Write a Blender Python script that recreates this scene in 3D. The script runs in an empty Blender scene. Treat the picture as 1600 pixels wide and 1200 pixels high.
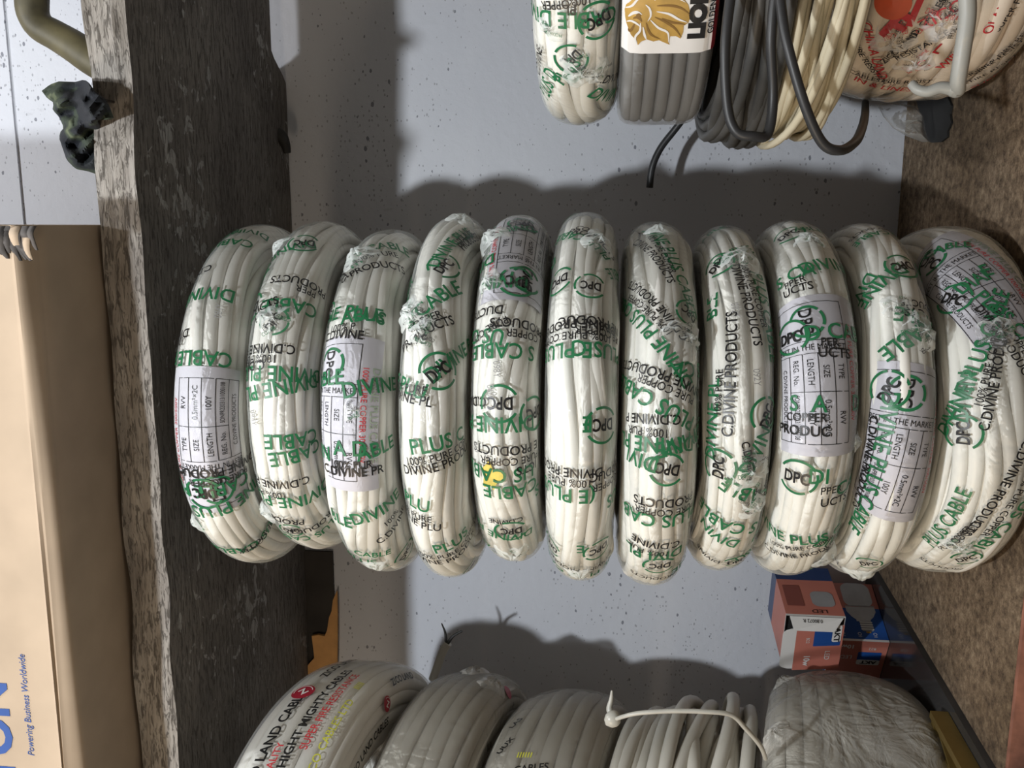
import bpy, math, random
import numpy as np
from mathutils import Matrix, Vector
random.seed(7)
scn = bpy.context.scene
col = scn.collection
PI = math.pi
D = math.radians
# ------------------------------------------------------------------ camera (the photo is taken with the phone on its side)
F = 1400.0
VP = np.array([945.0, 350.0])
CAM = np.array([0.0, 0.0, 1.3])
eY = np.array([VP[0] - 800, VP[1] - 600, F]); eY /= np.linalg.norm(eY)
n_ = np.array([-.002, 1.0, 0.0]); n_[2] = -(n_ @ eY) / eY[2]
eX = -n_ / np.linalg.norm(n_)
eZ = np.cross(eX, eY)
ROT = np.stack([eX, eY, eZ], 1)          # world -> camera (right, down, forward)

def proj(p):
    c = (np.asarray(p) - CAM) @ ROT.T
    return np.stack([800 + F * c[..., 0] / c[..., 2], 600 + F * c[..., 1] / c[..., 2]], -1)
def ray(px, py): return ROT.T @ np.array([px - 800, py - 600, F])
def P(px, py, Y): d = ray(px, py); return CAM + d * (Y / d[1])
def PZ(px, py, z): d = ray(px, py); return CAM + d * ((z - CAM[2]) / d[2])

cd = bpy.data.cameras.new('camera'); cam = bpy.data.objects.new('camera', cd); col.objects.link(cam)
cd.sensor_width = 36; cd.lens = F / 1600 * 36; cd.clip_start = .01; cd.clip_end = 50
r, dn, fw = ROT[0], ROT[1], ROT[2]
M = Matrix(((r[0], -dn[0], -fw[0], CAM[0]), (r[1], -dn[1], -fw[1], CAM[1]), (r[2], -dn[2], -fw[2], CAM[2]), (0, 0, 0, 1)))
cam.matrix_world = M
scn.camera = cam

# ------------------------------------------------------------------ materials
def new_mat(name):
    m = bpy.data.materials.new(name); m.use_nodes = True
    nt = m.node_tree; nt.nodes.clear()
    out = nt.nodes.new('ShaderNodeOutputMaterial'); b = nt.nodes.new('ShaderNodeBsdfPrincipled')
    nt.links.new(b.outputs[0], out.inputs[0])
    return m, nt, b, out
def N(nt, kind, **kw):
    n = nt.nodes.new(kind)
    for k, v in kw.items():
        if k in n.inputs: n.inputs[k].default_value = v
        else: setattr(n, k, v)
    return n
def L(nt, a, b): nt.links.new(a, b)
def ramp(nt, src, stops):
    n = nt.nodes.new('ShaderNodeValToRGB'); e = n.color_ramp.elements
    while len(e) < len(stops): e.new(.5)
    for i, (p, c) in enumerate(stops):
        e[i].position = p; e[i].color = (*c, 1) if len(c) == 3 else c
    L(nt, src, n.inputs[0]); return n
def coords(nt, scale=(1, 1, 1), rot=(0, 0, 0)):
    tc = nt.nodes.new('ShaderNodeTexCoord'); mp = nt.nodes.new('ShaderNodeMapping')
    mp.inputs['Scale'].default_value = scale; mp.inputs['Rotation'].default_value = rot
    L(nt, tc.outputs['Object'], mp.inputs[0]); return mp.outputs[0]
def mix(nt, fac, a, b, mode='MIX'):
    n = nt.nodes.new('ShaderNodeMix'); n.data_type = 'RGBA'; n.blend_type = mode
    for k, v in ((0, fac), (6, a), (7, b)):
        if hasattr(v, 'links'): L(nt, v, n.inputs[k])
        else: n.inputs[k].default_value = (*v, 1) if isinstance(v, tuple) and len(v) == 3 else v
    return n.outputs[2]
def bump(nt, h, strength, dist=.001):
    n = N(nt, 'ShaderNodeBump', Strength=strength, Distance=dist); L(nt, h, n.inputs['Height']); return n.outputs[0]
def plain(name, c, rough=.5, metal=0, noise=.0, scale=60, bmp=0, spec=.5):
    m, nt, b, o = new_mat(name)
    b.inputs['Roughness'].default_value = rough; b.inputs['Metallic'].default_value = metal
    b.inputs['Specular IOR Level'].default_value = spec
    nz = N(nt, 'ShaderNodeTexNoise', Scale=scale, Detail=5); L(nt, coords(nt), nz.inputs['Vector'])
    d = tuple(max(0, x * (1 - noise)) for x in c); u = tuple(min(1, x * (1 + noise)) for x in c)
    rp = ramp(nt, nz.outputs[0], [(.3, d), (.7, u)]); L(nt, rp.outputs[0], b.inputs['Base Color'])
    if bmp: L(nt, bump(nt, nz.outputs[0], bmp), b.inputs['Normal'])
    return m

def mat_wall():
    m, nt, b, o = new_mat('painted plaster')
    v = coords(nt)
    n1 = N(nt, 'ShaderNodeTexNoise', Scale=4, Detail=6); L(nt, v, n1.inputs['Vector'])
    base = ramp(nt, n1.outputs[0], [(.3, (.60, .62, .68)), (.7, (.68, .70, .75))])
    wn = N(nt, 'ShaderNodeTexNoise', Scale=300, Detail=2); L(nt, v, wn.inputs['Vector'])
    n2 = N(nt, 'ShaderNodeTexNoise', Scale=6, Detail=3); L(nt, v, n2.inputs['Vector'])
    c = base.outputs[0]
    for sc_, lo_, hi_, rr_, col_ in (((95, 95, 150), 1.16, 1.6, .24, (.24, .25, .29)), ((210, 210, 330), 1.04, 1.5, .30, (.40, .41, .45))):
        vd = mix(nt, .9, v, wn.outputs['Color'], 'LINEAR_LIGHT') if False else v
        mp = N(nt, 'ShaderNodeMapping'); mp.inputs['Scale'].default_value = sc_; L(nt, v, mp.inputs[0])
        dj = mix(nt, .22, mp.outputs[0], wn.outputs['Color'], 'ADD')
        vo = N(nt, 'ShaderNodeTexVoronoi', Scale=1.0); L(nt, dj, vo.inputs['Vector'])
        sepc = nt.nodes.new('ShaderNodeSeparateColor'); L(nt, vo.outputs['Color'], sepc.inputs[0])
        ad = N(nt, 'ShaderNodeMath', operation='ADD'); L(nt, sepc.outputs[0], ad.inputs[0]); L(nt, n2.outputs[0], ad.inputs[1])
        rad = N(nt, 'ShaderNodeMapRange'); L(nt, ad.outputs[0], rad.inputs[0])
        rad.inputs[1].default_value = lo_; rad.inputs[2].default_value = hi_; rad.inputs[3].default_value = 0; rad.inputs[4].default_value = rr_
        lt = N(nt, 'ShaderNodeMath', operation='LESS_THAN'); L(nt, vo.outputs['Distance'], lt.inputs[0]); L(nt, rad.outputs[0], lt.inputs[1])
        c = mix(nt, lt.outputs[0], c, col_)
    n3 = N(nt, 'ShaderNodeTexNoise', Scale=26, Detail=6, Roughness=.7); L(nt, coords(nt, (1.6, 1, .8)), n3.inputs['Vector'])
    r3 = ramp(nt, n3.outputs[0], [(.66, (0, 0, 0)), (.74, (1, 1, 1))])
    k = N(nt, 'ShaderNodeMath', operation='MULTIPLY'); L(nt, r3.outputs[0], k.inputs[0]); k.inputs[1].default_value = .45
    c = mix(nt, k.outputs[0], c, (.30, .30, .32))
    L(nt, c, b.inputs['Base Color']); b.inputs['Roughness'].default_value = .75
    n4 = N(nt, 'ShaderNodeTexNoise', Scale=120, Detail=5); L(nt, v, n4.inputs['Vector'])
    L(nt, bump(nt, n4.outputs[0], .35, .002), b.inputs['Normal'])
    return m

def mat_plank(under):
    m, nt, b, o = new_mat('shaded weathered timber underside' if under else 'weathered timber')
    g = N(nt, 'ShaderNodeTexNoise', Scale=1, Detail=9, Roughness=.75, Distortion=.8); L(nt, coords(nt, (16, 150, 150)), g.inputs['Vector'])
    k = .66 if under else 1.15  # timber darkened underneath, lightened in front: shade and light in the tone
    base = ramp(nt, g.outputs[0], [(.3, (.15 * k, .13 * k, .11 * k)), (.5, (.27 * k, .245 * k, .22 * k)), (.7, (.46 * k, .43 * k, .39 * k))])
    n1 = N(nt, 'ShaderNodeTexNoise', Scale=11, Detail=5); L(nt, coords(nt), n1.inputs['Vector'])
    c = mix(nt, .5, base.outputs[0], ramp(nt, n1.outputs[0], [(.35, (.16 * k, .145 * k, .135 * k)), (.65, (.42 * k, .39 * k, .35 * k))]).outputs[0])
    w = N(nt, 'ShaderNodeTexNoise', Scale=1, Detail=8, Roughness=.8, Distortion=.7); L(nt, coords(nt, (70, 420, 420)), w.inputs['Vector'])
    cr = ramp(nt, w.outputs[0], [(.34, (0, 0, 0)), (.47, (1, 1, 1))])
    c = mix(nt, 1.0, c, mix(nt, cr.outputs[0], (.60, .56, .53), (1, 1, 1)), 'MULTIPLY')
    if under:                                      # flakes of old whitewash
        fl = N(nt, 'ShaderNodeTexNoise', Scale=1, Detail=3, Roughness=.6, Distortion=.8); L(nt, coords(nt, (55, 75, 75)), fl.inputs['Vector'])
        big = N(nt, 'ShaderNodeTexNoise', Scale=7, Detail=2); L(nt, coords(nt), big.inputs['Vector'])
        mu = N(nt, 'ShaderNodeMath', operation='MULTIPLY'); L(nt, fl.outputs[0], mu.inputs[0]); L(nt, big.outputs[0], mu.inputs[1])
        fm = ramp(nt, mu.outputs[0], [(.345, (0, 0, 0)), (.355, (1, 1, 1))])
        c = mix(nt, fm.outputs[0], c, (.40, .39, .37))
    L(nt, c, b.inputs['Base Color']); b.inputs['Roughness'].default_value = .9
    ah = N(nt, 'ShaderNodeMath', operation='ADD'); L(nt, g.outputs[0], ah.inputs[0]); L(nt, cr.outputs[0], ah.inputs[1])
    L(nt, bump(nt, ah.outputs[0], .9, .002), b.inputs['Normal'])
    return m

def mat_board():
    m, nt, b, o = new_mat('rough brown fibreboard')
    n1 = N(nt, 'ShaderNodeTexNoise', Scale=150, Detail=8, Roughness=.75); L(nt, coords(nt), n1.inputs['Vector'])
    n2 = N(nt, 'ShaderNodeTexNoise', Scale=8, Detail=4); L(nt, coords(nt), n2.inputs['Vector'])
    a = ramp(nt, n1.outputs[0], [(.35, (.085, .055, .032)), (.52, (.27, .19, .12)), (.68, (.47, .36, .24))])
    z = ramp(nt, n2.outputs[0], [(.35, (.6, .56, .5)), (.65, (1, 1, 1))])
    c = mix(nt, 1.0, a.outputs[0], z.outputs[0], 'MULTIPLY')
    L(nt, c, b.inputs['Base Color']); b.inputs['Roughness'].default_value = .95
    L(nt, bump(nt, n1.outputs[0], .9, .004), b.inputs['Normal'])
    return m

def mat_cable(name, c0, c1, rough=.42, spots=True, dirt=(.5, .45, .36)):
    m, nt, b, o = new_mat(name)
    n1 = N(nt, 'ShaderNodeTexNoise', Scale=14, Detail=3); L(nt, coords(nt), n1.inputs['Vector'])
    a = ramp(nt, n1.outputs[0], [(.3, c0), (.7, c1)])
    c = a.outputs[0]
    if spots:
        n2 = N(nt, 'ShaderNodeTexNoise', Scale=60, Detail=6, Roughness=.7); L(nt, coords(nt, (1, 1, 2)), n2.inputs['Vector'])
        s = ramp(nt, n2.outputs[0], [(.58, (0, 0, 0)), (.78, (.7, .7, .7))])
        c = mix(nt, s.outputs[0], c, dirt)
    L(nt, c, b.inputs['Base Color']); b.inputs['Roughness'].default_value = rough
    return m

def mat_film(name, veil=.035, tint=(.90, .95, .93), rough=.13, bscale=30, bstr=.35):
    m, nt, b, o = new_mat(name)
    b.inputs['Base Color'].default_value = (*tint, 1); b.inputs['Roughness'].default_value = rough
    b.inputs['Specular IOR Level'].default_value = .8
    t = N(nt, 'ShaderNodeBsdfTransparent')
    v = coords(nt)
    n1 = N(nt, 'ShaderNodeTexNoise', Scale=bscale, Detail=5, Roughness=.6, Distortion=1.6); L(nt, v, n1.inputs['Vector'])
    n2 = N(nt, 'ShaderNodeTexNoise', Scale=bscale * .45, Detail=2, Distortion=3.5); L(nt, v, n2.inputs['Vector'])
    rg = N(nt, 'ShaderNodeMath', operation='SUBTRACT'); L(nt, n2.outputs[0], rg.inputs[0]); rg.inputs[1].default_value = .5
    ab = N(nt, 'ShaderNodeMath', operation='ABSOLUTE'); L(nt, rg.outputs[0], ab.inputs[0])
    ri = N(nt, 'ShaderNodeMath', operation='MULTIPLY'); L(nt, ab.outputs[0], ri.inputs[0]); ri.inputs[1].default_value = -2.2
    ad = N(nt, 'ShaderNodeMath', operation='ADD'); L(nt, n1.outputs[0], ad.inputs[0]); L(nt, ri.outputs[0], ad.inputs[1])
    bm = bump(nt, ad.outputs[0], bstr, .004)
    L(nt, bm, b.inputs['Normal'])
    lw = N(nt, 'ShaderNodeFresnel', IOR=1.45); L(nt, bm, lw.inputs['Normal'])
    n3 = N(nt, 'ShaderNodeTexNoise', Scale=9, Detail=3); L(nt, v, n3.inputs['Vector'])
    vr = ramp(nt, n3.outputs[0], [(.35, (veil * .45,) * 3), (.7, (veil * 1.5,) * 3)])
    fk = N(nt, 'ShaderNodeMath', operation='MULTIPLY'); L(nt, lw.outputs[0], fk.inputs[0]); fk.inputs[1].default_value = .55
    fac = N(nt, 'ShaderNodeMath', operation='ADD', use_clamp=True); L(nt, fk.outputs[0], fac.inputs[0]); L(nt, vr.outputs[0], fac.inputs[1])
    ms = nt.nodes.new('ShaderNodeMixShader'); L(nt, fac.outputs[0], ms.inputs[0]); L(nt, t.outputs[0], ms.inputs[1]); L(nt, b.outputs[0], ms.inputs[2])
    L(nt, ms.outputs[0], o.inputs[0])
    return m

MAT = dict(
    wall=mat_wall(), plank=mat_plank(False), plank_under=mat_plank(True), board=mat_board(),
    white=mat_cable('white cable sheath', (.80, .785, .735), (.86, .845, .795), spots=False),
    cream=mat_cable('cream cable sheath', (.50, .44, .31), (.68, .62, .47)),
    dullwhite=mat_cable('dull white cable sheath', (.50, .48, .42), (.62, .595, .53)),
    grey=mat_cable('grey flat cable sheath', (.17, .17, .17), (.23, .23, .225), .45, spots=False),
    black=mat_cable('black cable sheath', (.016, .017, .019), (.035, .035, .037), .45, spots=False),
    darkgrey=mat_cable('dark grey cable sheath', (.020, .020, .020), (.105, .102, .097), .5, spots=False),
    pale_grey=mat_cable('pale grey cable sheath', (.30, .30, .28), (.40, .40, .37), .45),
    pink=mat_cable('cream pink cable sheath', (.68, .56, .44), (.82, .74, .64)),
    film=mat_film('clear printed film'),
    film2=mat_film('clear cling film', .02, (.9, .9, .9), .1, 22, .25),
    film4=mat_film('cloudy crumpled film', .36, (.62, .60, .55), .25, 34, .8),
    film3=mat_film('dusty clear film', .14, (.55, .53, .49), .22, 30, .5),
    green=plain('green ink', (.018, .165, .065), .4, noise=.1),
    black_ink=plain('black ink', (.012, .012, .013), .4),
    red_ink=plain('red ink', (.55, .03, .04), .45, noise=.1),
    grey_ink=plain('grey ink', (.33, .33, .33), .5),
    olive_ink=plain('faded green ink', (.28, .34, .26), .6),
    blue_ink=plain('blue ink', (.035, .085, .28), .5, noise=.1),
    yellow=plain('yellow ink', (.72, .58, .12), .6, noise=.15, scale=120),
    yellow_ink=plain('yellow green ink', (.62, .62, .06), .6, noise=.2, scale=120),
    gold=plain('gold print', (.48, .29, .07), .4, noise=.25, scale=90),
    orange=plain('orange red sticker', (.62, .10, .04), .4, noise=.15),
    gold_dark=plain('dark gold print', (.22, .115, .025), .5),
    paper=plain('lilac white paper', (.60, .585, .635), .6, noise=.04, scale=30),
    white_paper=plain('white paper', (.80, .78, .76), .45, noise=.03),
    crimson=plain('crimson print', (.36, .02, .04), .4),
    card=plain('corrugated cardboard', (.42, .325, .235), .85, noise=.08, scale=24, bmp=.15),
    card_dark=plain('worn cardboard edge', (.42, .31, .21), .9, noise=.2, scale=60, bmp=.3),
    torn=plain('torn grey card', (.10, .09, .085), .9, noise=.6, scale=60, bmp=.6),
    horn=plain('polished horn', (.100, .085, .042), .58, noise=.65, scale=26, bmp=.05),
    wood_warm_lit=plain('raw warm-lit plywood', (.62, .33, .12), .8, noise=.12, scale=50, bmp=.3),  # orange of warm light on the wood, put into its colour
    dark_wood=plain('dark timber', (.035, .030, .027), .8, noise=.4, scale=20, bmp=.3),
    sheet=plain('dark glossy laminate', (.035, .034, .034), .12, noise=.15, scale=8, spec=.9),
    box_pink=plain('salmon card print', (.58, .20, .15), .4, noise=.03),
    box_brown=plain('brown red card print', (.26, .075, .06), .4, noise=.05),
    edge_red=plain('reddish worn edge', (.24, .10, .065), .85, noise=.4, scale=60, bmp=.5),
    box_blue=plain('blue card print', (.018, .085, .33), .35, noise=.04),
    box_navy=plain('navy card print', (.02, .05, .16), .35, noise=.04),
    box_white=plain('white card', (.80, .79, .77), .5, noise=.02),
    bulb_grey=plain('pale grey print', (.55, .55, .55), .4, noise=.1),
    bulb_shade=plain('grey print', (.34, .34, .35), .4, noise=.1),
    brass=plain('dull brass', (.30, .21, .07), .38, metal=.75, noise=.2, scale=40),
    steel=plain('nail steel', (.10, .09, .085), .5, metal=.7),
    screw=plain('bright screw', (.75, .73, .68), .35, metal=.6),
    tie=plain('white plastic tape', (.50, .49, .44), .35, noise=.08),
    rubber=plain('black rubber', (.02, .019, .018), .6, noise=.2),
    lamp=None)
def mat_cloth():
    m, nt, b, o = new_mat('dark green and navy cloth')
    n1 = N(nt, 'ShaderNodeTexNoise', Scale=26, Detail=2, Distortion=1.0); L(nt, coords(nt), n1.inputs['Vector'])
    a = ramp(nt, n1.outputs[0], [(.42, (.006, .008, .013)), (.50, (.012, .016, .018)), (.53, (.030, .042, .028)), (.62, (.042, .055, .034)), (.66, (.12, .14, .08))])
    L(nt, a.outputs[0], b.inputs['Base Color']); b.inputs['Roughness'].default_value = .85
    n2 = N(nt, 'ShaderNodeTexNoise', Scale=600, Detail=2); L(nt, coords(nt), n2.inputs['Vector'])
    L(nt, bump(nt, n2.outputs[0], .3, .001), b.inputs['Normal'])
    return m
MAT['cloth'] = mat_cloth()
def emit(name, c, s):
    m = bpy.data.materials.new(name); m.use_nodes = True; nt = m.node_tree; nt.nodes.clear()
    e = N(nt, 'ShaderNodeEmission', Strength=s); e.inputs[0].default_value = (*c, 1)
    o = nt.nodes.new('ShaderNodeOutputMaterial'); L(nt, e.outputs[0], o.inputs[0]); return m

# ------------------------------------------------------------------ mesh builder
class MB:
    def __init__(s): s.v = []; s.f = []; s.mi = []; s.mats = []; s.n = 0
    def slot(s, m):
        if m not in s.mats: s.mats.append(m)
        return s.mats.index(m)
    def add(s, verts, faces, m, flip=False):
        k = s.slot(m); verts = np.asarray(verts, float)
        s.v.append(verts)
        for f in faces:
            f = [int(i) + s.n for i in f]
            s.f.append(f[::-1] if flip else f); s.mi.append(k)
        s.n += len(verts)
    def build(s, name, parent=None, smooth=True, loc=None, auto=None):
        me = bpy.data.meshes.new(name)
        V = np.concatenate(s.v) if s.v else np.zeros((0, 3))
        if parent is not None and loc is None: loc = ORG.get(parent.name, np.zeros(3)); pl = loc; base = np.zeros(3)
        else:
            if loc is None: loc = np.zeros(3)
            base = loc
        me.from_pydata((V - np.asarray(loc)).tolist(), [], s.f)
        for m in s.mats: me.materials.append(MAT[m])
        me.polygons.foreach_set('material_index', s.mi)
        me.polygons.foreach_set('use_smooth', [smooth] * len(s.f))
        me.update()
        o = bpy.data.objects.new(name, me); col.objects.link(o)
        if parent is not None: o.parent = parent
        else: o.location = base; ORG[o.name] = np.asarray(loc, float)
        if auto is not None and smooth:
            me.set_sharp_from_angle(angle=D(auto))
        return o
ORG = {}
def tag(o, label=None, cat=None, group=None, kind=None):
    for k, v in (('label', label), ('category', cat), ('group', group), ('kind', kind)):
        if v: o[k] = v
    return o
def empty(name, loc, label, cat, group=None):
    o = bpy.data.objects.new(name, None); col.objects.link(o); o.location = tuple(loc); o.empty_display_size = .02
    ORG[o.name] = np.asarray(loc, float)
    return tag(o, label, cat, group)

def grid_faces(nu, nv, cu=False, cv=False):
    fs = []
    for i in range(nu if cu else nu - 1):
        for j in range(nv if cv else nv - 1):
            a = i * nv + j; b = ((i + 1) % nu) * nv + j
            c = ((i + 1) % nu) * nv + (j + 1) % nv; d = i * nv + (j + 1) % nv
            fs.append((a, b, c, d))
    return fs
def tube(mb, pts, rad, m, seg=10, closed=False, squash=None, caps=True):
    pts = np.asarray(pts, float); n = len(pts); rad = np.broadcast_to(np.asarray(rad, float), (n,))
    T = np.roll(pts, -1, 0) - np.roll(pts, 1, 0) if closed else np.gradient(pts, axis=0)
    T /= np.linalg.norm(T, axis=1)[:, None] + 1e-12
    up = np.array([0, 0, 1.0]) if abs(T[0][2]) < .9 else np.array([1.0, 0, 0])
    Ns = []; nn = up - T[0] * (up @ T[0]); nn /= np.linalg.norm(nn)
    for i in range(n):
        nn = nn - T[i] * (nn @ T[i]); nn /= np.linalg.norm(nn); Ns.append(nn)
    Ns = np.array(Ns); B = np.cross(T, Ns)
    a = np.linspace(0, 2 * PI, seg, endpoint=False)
    V = pts[:, None] + rad[:, None, None] * (np.cos(a)[None, :, None] * Ns[:, None] + np.sin(a)[None, :, None] * B[:, None])
    fs = grid_faces(n, seg, closed, True)
    mb.add(V.reshape(-1, 3), fs, m, flip=True)
    if not closed and caps:
        mb.add(V[0], [list(range(seg))], m); mb.add(V[-1], [list(range(seg))[::-1]], m)
def spline(ctrl, n):
    c = np.asarray(ctrl, float); k = len(c); t = np.linspace(0, k - 1, n); out = []
    for x in t:
        i = min(int(x), k - 2); u = x - i
        p0, p1, p2, p3 = c[max(i - 1, 0)], c[i], c[i + 1], c[min(i + 2, k - 1)]
        out.append(.5 * (2 * p1 + (p2 - p0) * u + (2 * p0 - 5 * p1 + 4 * p2 - p3) * u * u + (3 * p1 - p0 - 3 * p2 + p3) * u ** 3))
    return np.array(out)
def box(mb, lo, hi, m):
    x0, y0, z0 = lo; x1, y1, z1 = hi
    v = [(x0, y0, z0), (x1, y0, z0), (x1, y1, z0), (x0, y1, z0), (x0, y0, z1), (x1, y0, z1), (x1, y1, z1), (x0, y1, z1)]
    mb.add(v, [(3, 2, 1, 0), (4, 5, 6, 7), (0, 1, 5, 4), (1, 2, 6, 5), (2, 3, 7, 6), (3, 0, 4, 7)], m)
class Wob:                                   # smooth, periodic 2-D wobble
    def __init__(s, seed, amp, terms=8, fs=60, fp=6, decay=.6):
        R = np.random.RandomState(seed)
        s.k = [(R.uniform(.3, 1) * fs, R.randint(1, fp + 1), R.uniform(0, 2 * PI), R.uniform(0, 2 * PI)) for _ in range(terms)]
        s.a = amp / math.sqrt(terms)
    def __call__(s, x, p):
        return s.a * sum(np.sin(k * x + a) * np.cos(q * p + b) * 1.6 for k, q, a, b in s.k)

# ------------------------------------------------------------------ lettering
_tc = {}
def text2d(body, bold=.0):
    key = (body, bold)
    if key in _tc: return _tc[key]
    c = bpy.data.curves.new('t', 'FONT'); c.body = body; c.size = 1; c.offset = bold; c.resolution_u = 3
    c.align_x = 'CENTER'; c.fill_mode = 'FRONT'
    o = bpy.data.objects.new('t', c); col.objects.link(o)
    dg = bpy.context.evaluated_depsgraph_get(); ev = o.evaluated_get(dg); me = ev.to_mesh()
    v = np.array([p.co[:2] for p in me.vertices]) if len(me.vertices) else np.zeros((0, 2))
    f = [tuple(p.vertices) for p in me.polygons]
    nz = [p.normal.z for p in me.polygons]
    f = [t if z > 0 else t[::-1] for t, z in zip(f, nz)]
    ev.to_mesh_clear(); bpy.data.objects.remove(o); bpy.data.curves.remove(c)
    if len(v):
        v = v - np.array([(v[:, 0].min() + v[:, 0].max()) / 2, 0]); v = v / .73; v[:, 1] -= .5    # cap height 1, centred
    _tc[key] = (v, f); return v, f
def arc2d(r0, r1, a0, a1, n=20):
    a = np.linspace(D(a0), D(a1), n)
    v = np.concatenate([np.stack([r0 * np.cos(a), r0 * np.sin(a)], 1), np.stack([r1 * np.cos(a), r1 * np.sin(a)], 1)])
    return v, [(i, n + i, n + i + 1, i + 1) for i in range(n - 1)]
def rect2d(x0, y0, x1, y1, nx=1, ny=1):
    xs = np.linspace(x0, x1, nx + 1); ys = np.linspace(y0, y1, ny + 1)
    v = np.array([(x, y) for x in xs for y in ys])
    return v, [(i * (ny + 1) + j, (i + 1) * (ny + 1) + j, (i + 1) * (ny + 1) + j + 1, i * (ny + 1) + j + 1) for i in range(nx) for j in range(ny)]
def poly2d(pts): return np.array(pts, float), [tuple(range(len(pts)))]
def xf(vf, rot=0, sx=1, sy=None, dx=0, dy=0):
    v, f = vf; sy = sx if sy is None else sy
    v = v * np.array([sx, sy]); c, s = math.cos(D(rot)), math.sin(D(rot))
    return v @ np.array([[c, s], [-s, c]]) + np.array([dx, dy]), f
def line2d(x0, y0, x1, y1, w):
    L_ = math.hypot(x1 - x0, y1 - y0); return xf(rect2d(-L_ / 2, -w / 2, L_ / 2, w / 2, max(1, int(L_ / .006)), 1), math.degrees(math.atan2(y1 - y0, x1 - x0)), 1, 1, (x0 + x1) / 2, (y0 + y1) / 2)
def logo2d():
    out = []
    for a, b in ((-150, -62), (-48, 20), (32, 150)): out.append((*arc2d(.0105, .0122, a, b), 'green'))
    out.append((*xf(text2d('DPC', .03), 0, .0058, .0080, -.0004, 0), 'black_ink'))
    return out
def label2d():
    """the sheet's own layout: width 52 mm, height 98 mm, upright as the heading reads"""
    o = []
    T = lambda s, x, y, h, rot=0, m='black_ink', b=.0, k=.85: o.append((*xf(text2d(s, b), rot, h * k, h, x, y), m))
    def ln(*a): o.append((*line2d(*a, .0004), 'black_ink'))
    xl, xr = -.026, .012; yt, yb = .042, -.040
    ln(xl, yt, xr, yt); ln(xr, yt, xr, yb); ln(xl, yb, xr, yb); ln(xl, yt, xl, yb)
    y1, y2, y3 = .018, .0105, -.011
    ln(xl, y1, xr, y1); ln(xl, y2, xr, y2); ln(xl + .0075, y3, xr, y3)
    xs = [xl + .0075, xl + .0152, xl + .0229, xl + .0306]
    for x in xs: ln(x, y2, x, yb)
    for a, b in ((-60, 60), (70, 125), (135, 250)):
        o.append((*xf(arc2d(.0085, .0102, a, b), -90, 1, 1, -.007, .030), 'green'))
    T('DPC', -.007, .030, .0072, -90, b=.02)
    T('BEST IN THE MARKET', -.007, .0142, .0036, 0, k=.8)
    cx = [(xs[i] + (xs[i + 1] if i < 3 else xr)) / 2 for i in range(4)]
    for x, a, b in ((cx[3], 'TYPE', 'RVV'), (cx[2], 'SIZE', '0.5mm²×2C'), (cx[1], 'LENGTH', '100Y'), (cx[0], 'REG. No.', 'SONPR220313/1000108')):
        T(a, x, 0, .0033, -90)
        T(b, x, -.0255, .0034 if len(b) < 12 else .0030, -90, k=.9 if len(b) < 12 else .62)
    T('C.DIVINE PRODUCTS', xl + .0037, -.014, .0031, -90)
    T('100% PURE COPPER 300/500V', .0155, .0, .0034, -90, 'red_ink', k=.95)
    T('DIVINE PLUS CABLE', .0215, .0, .0048, -90, 'olive_ink', b=.01, k=1.0)
    return o

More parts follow.
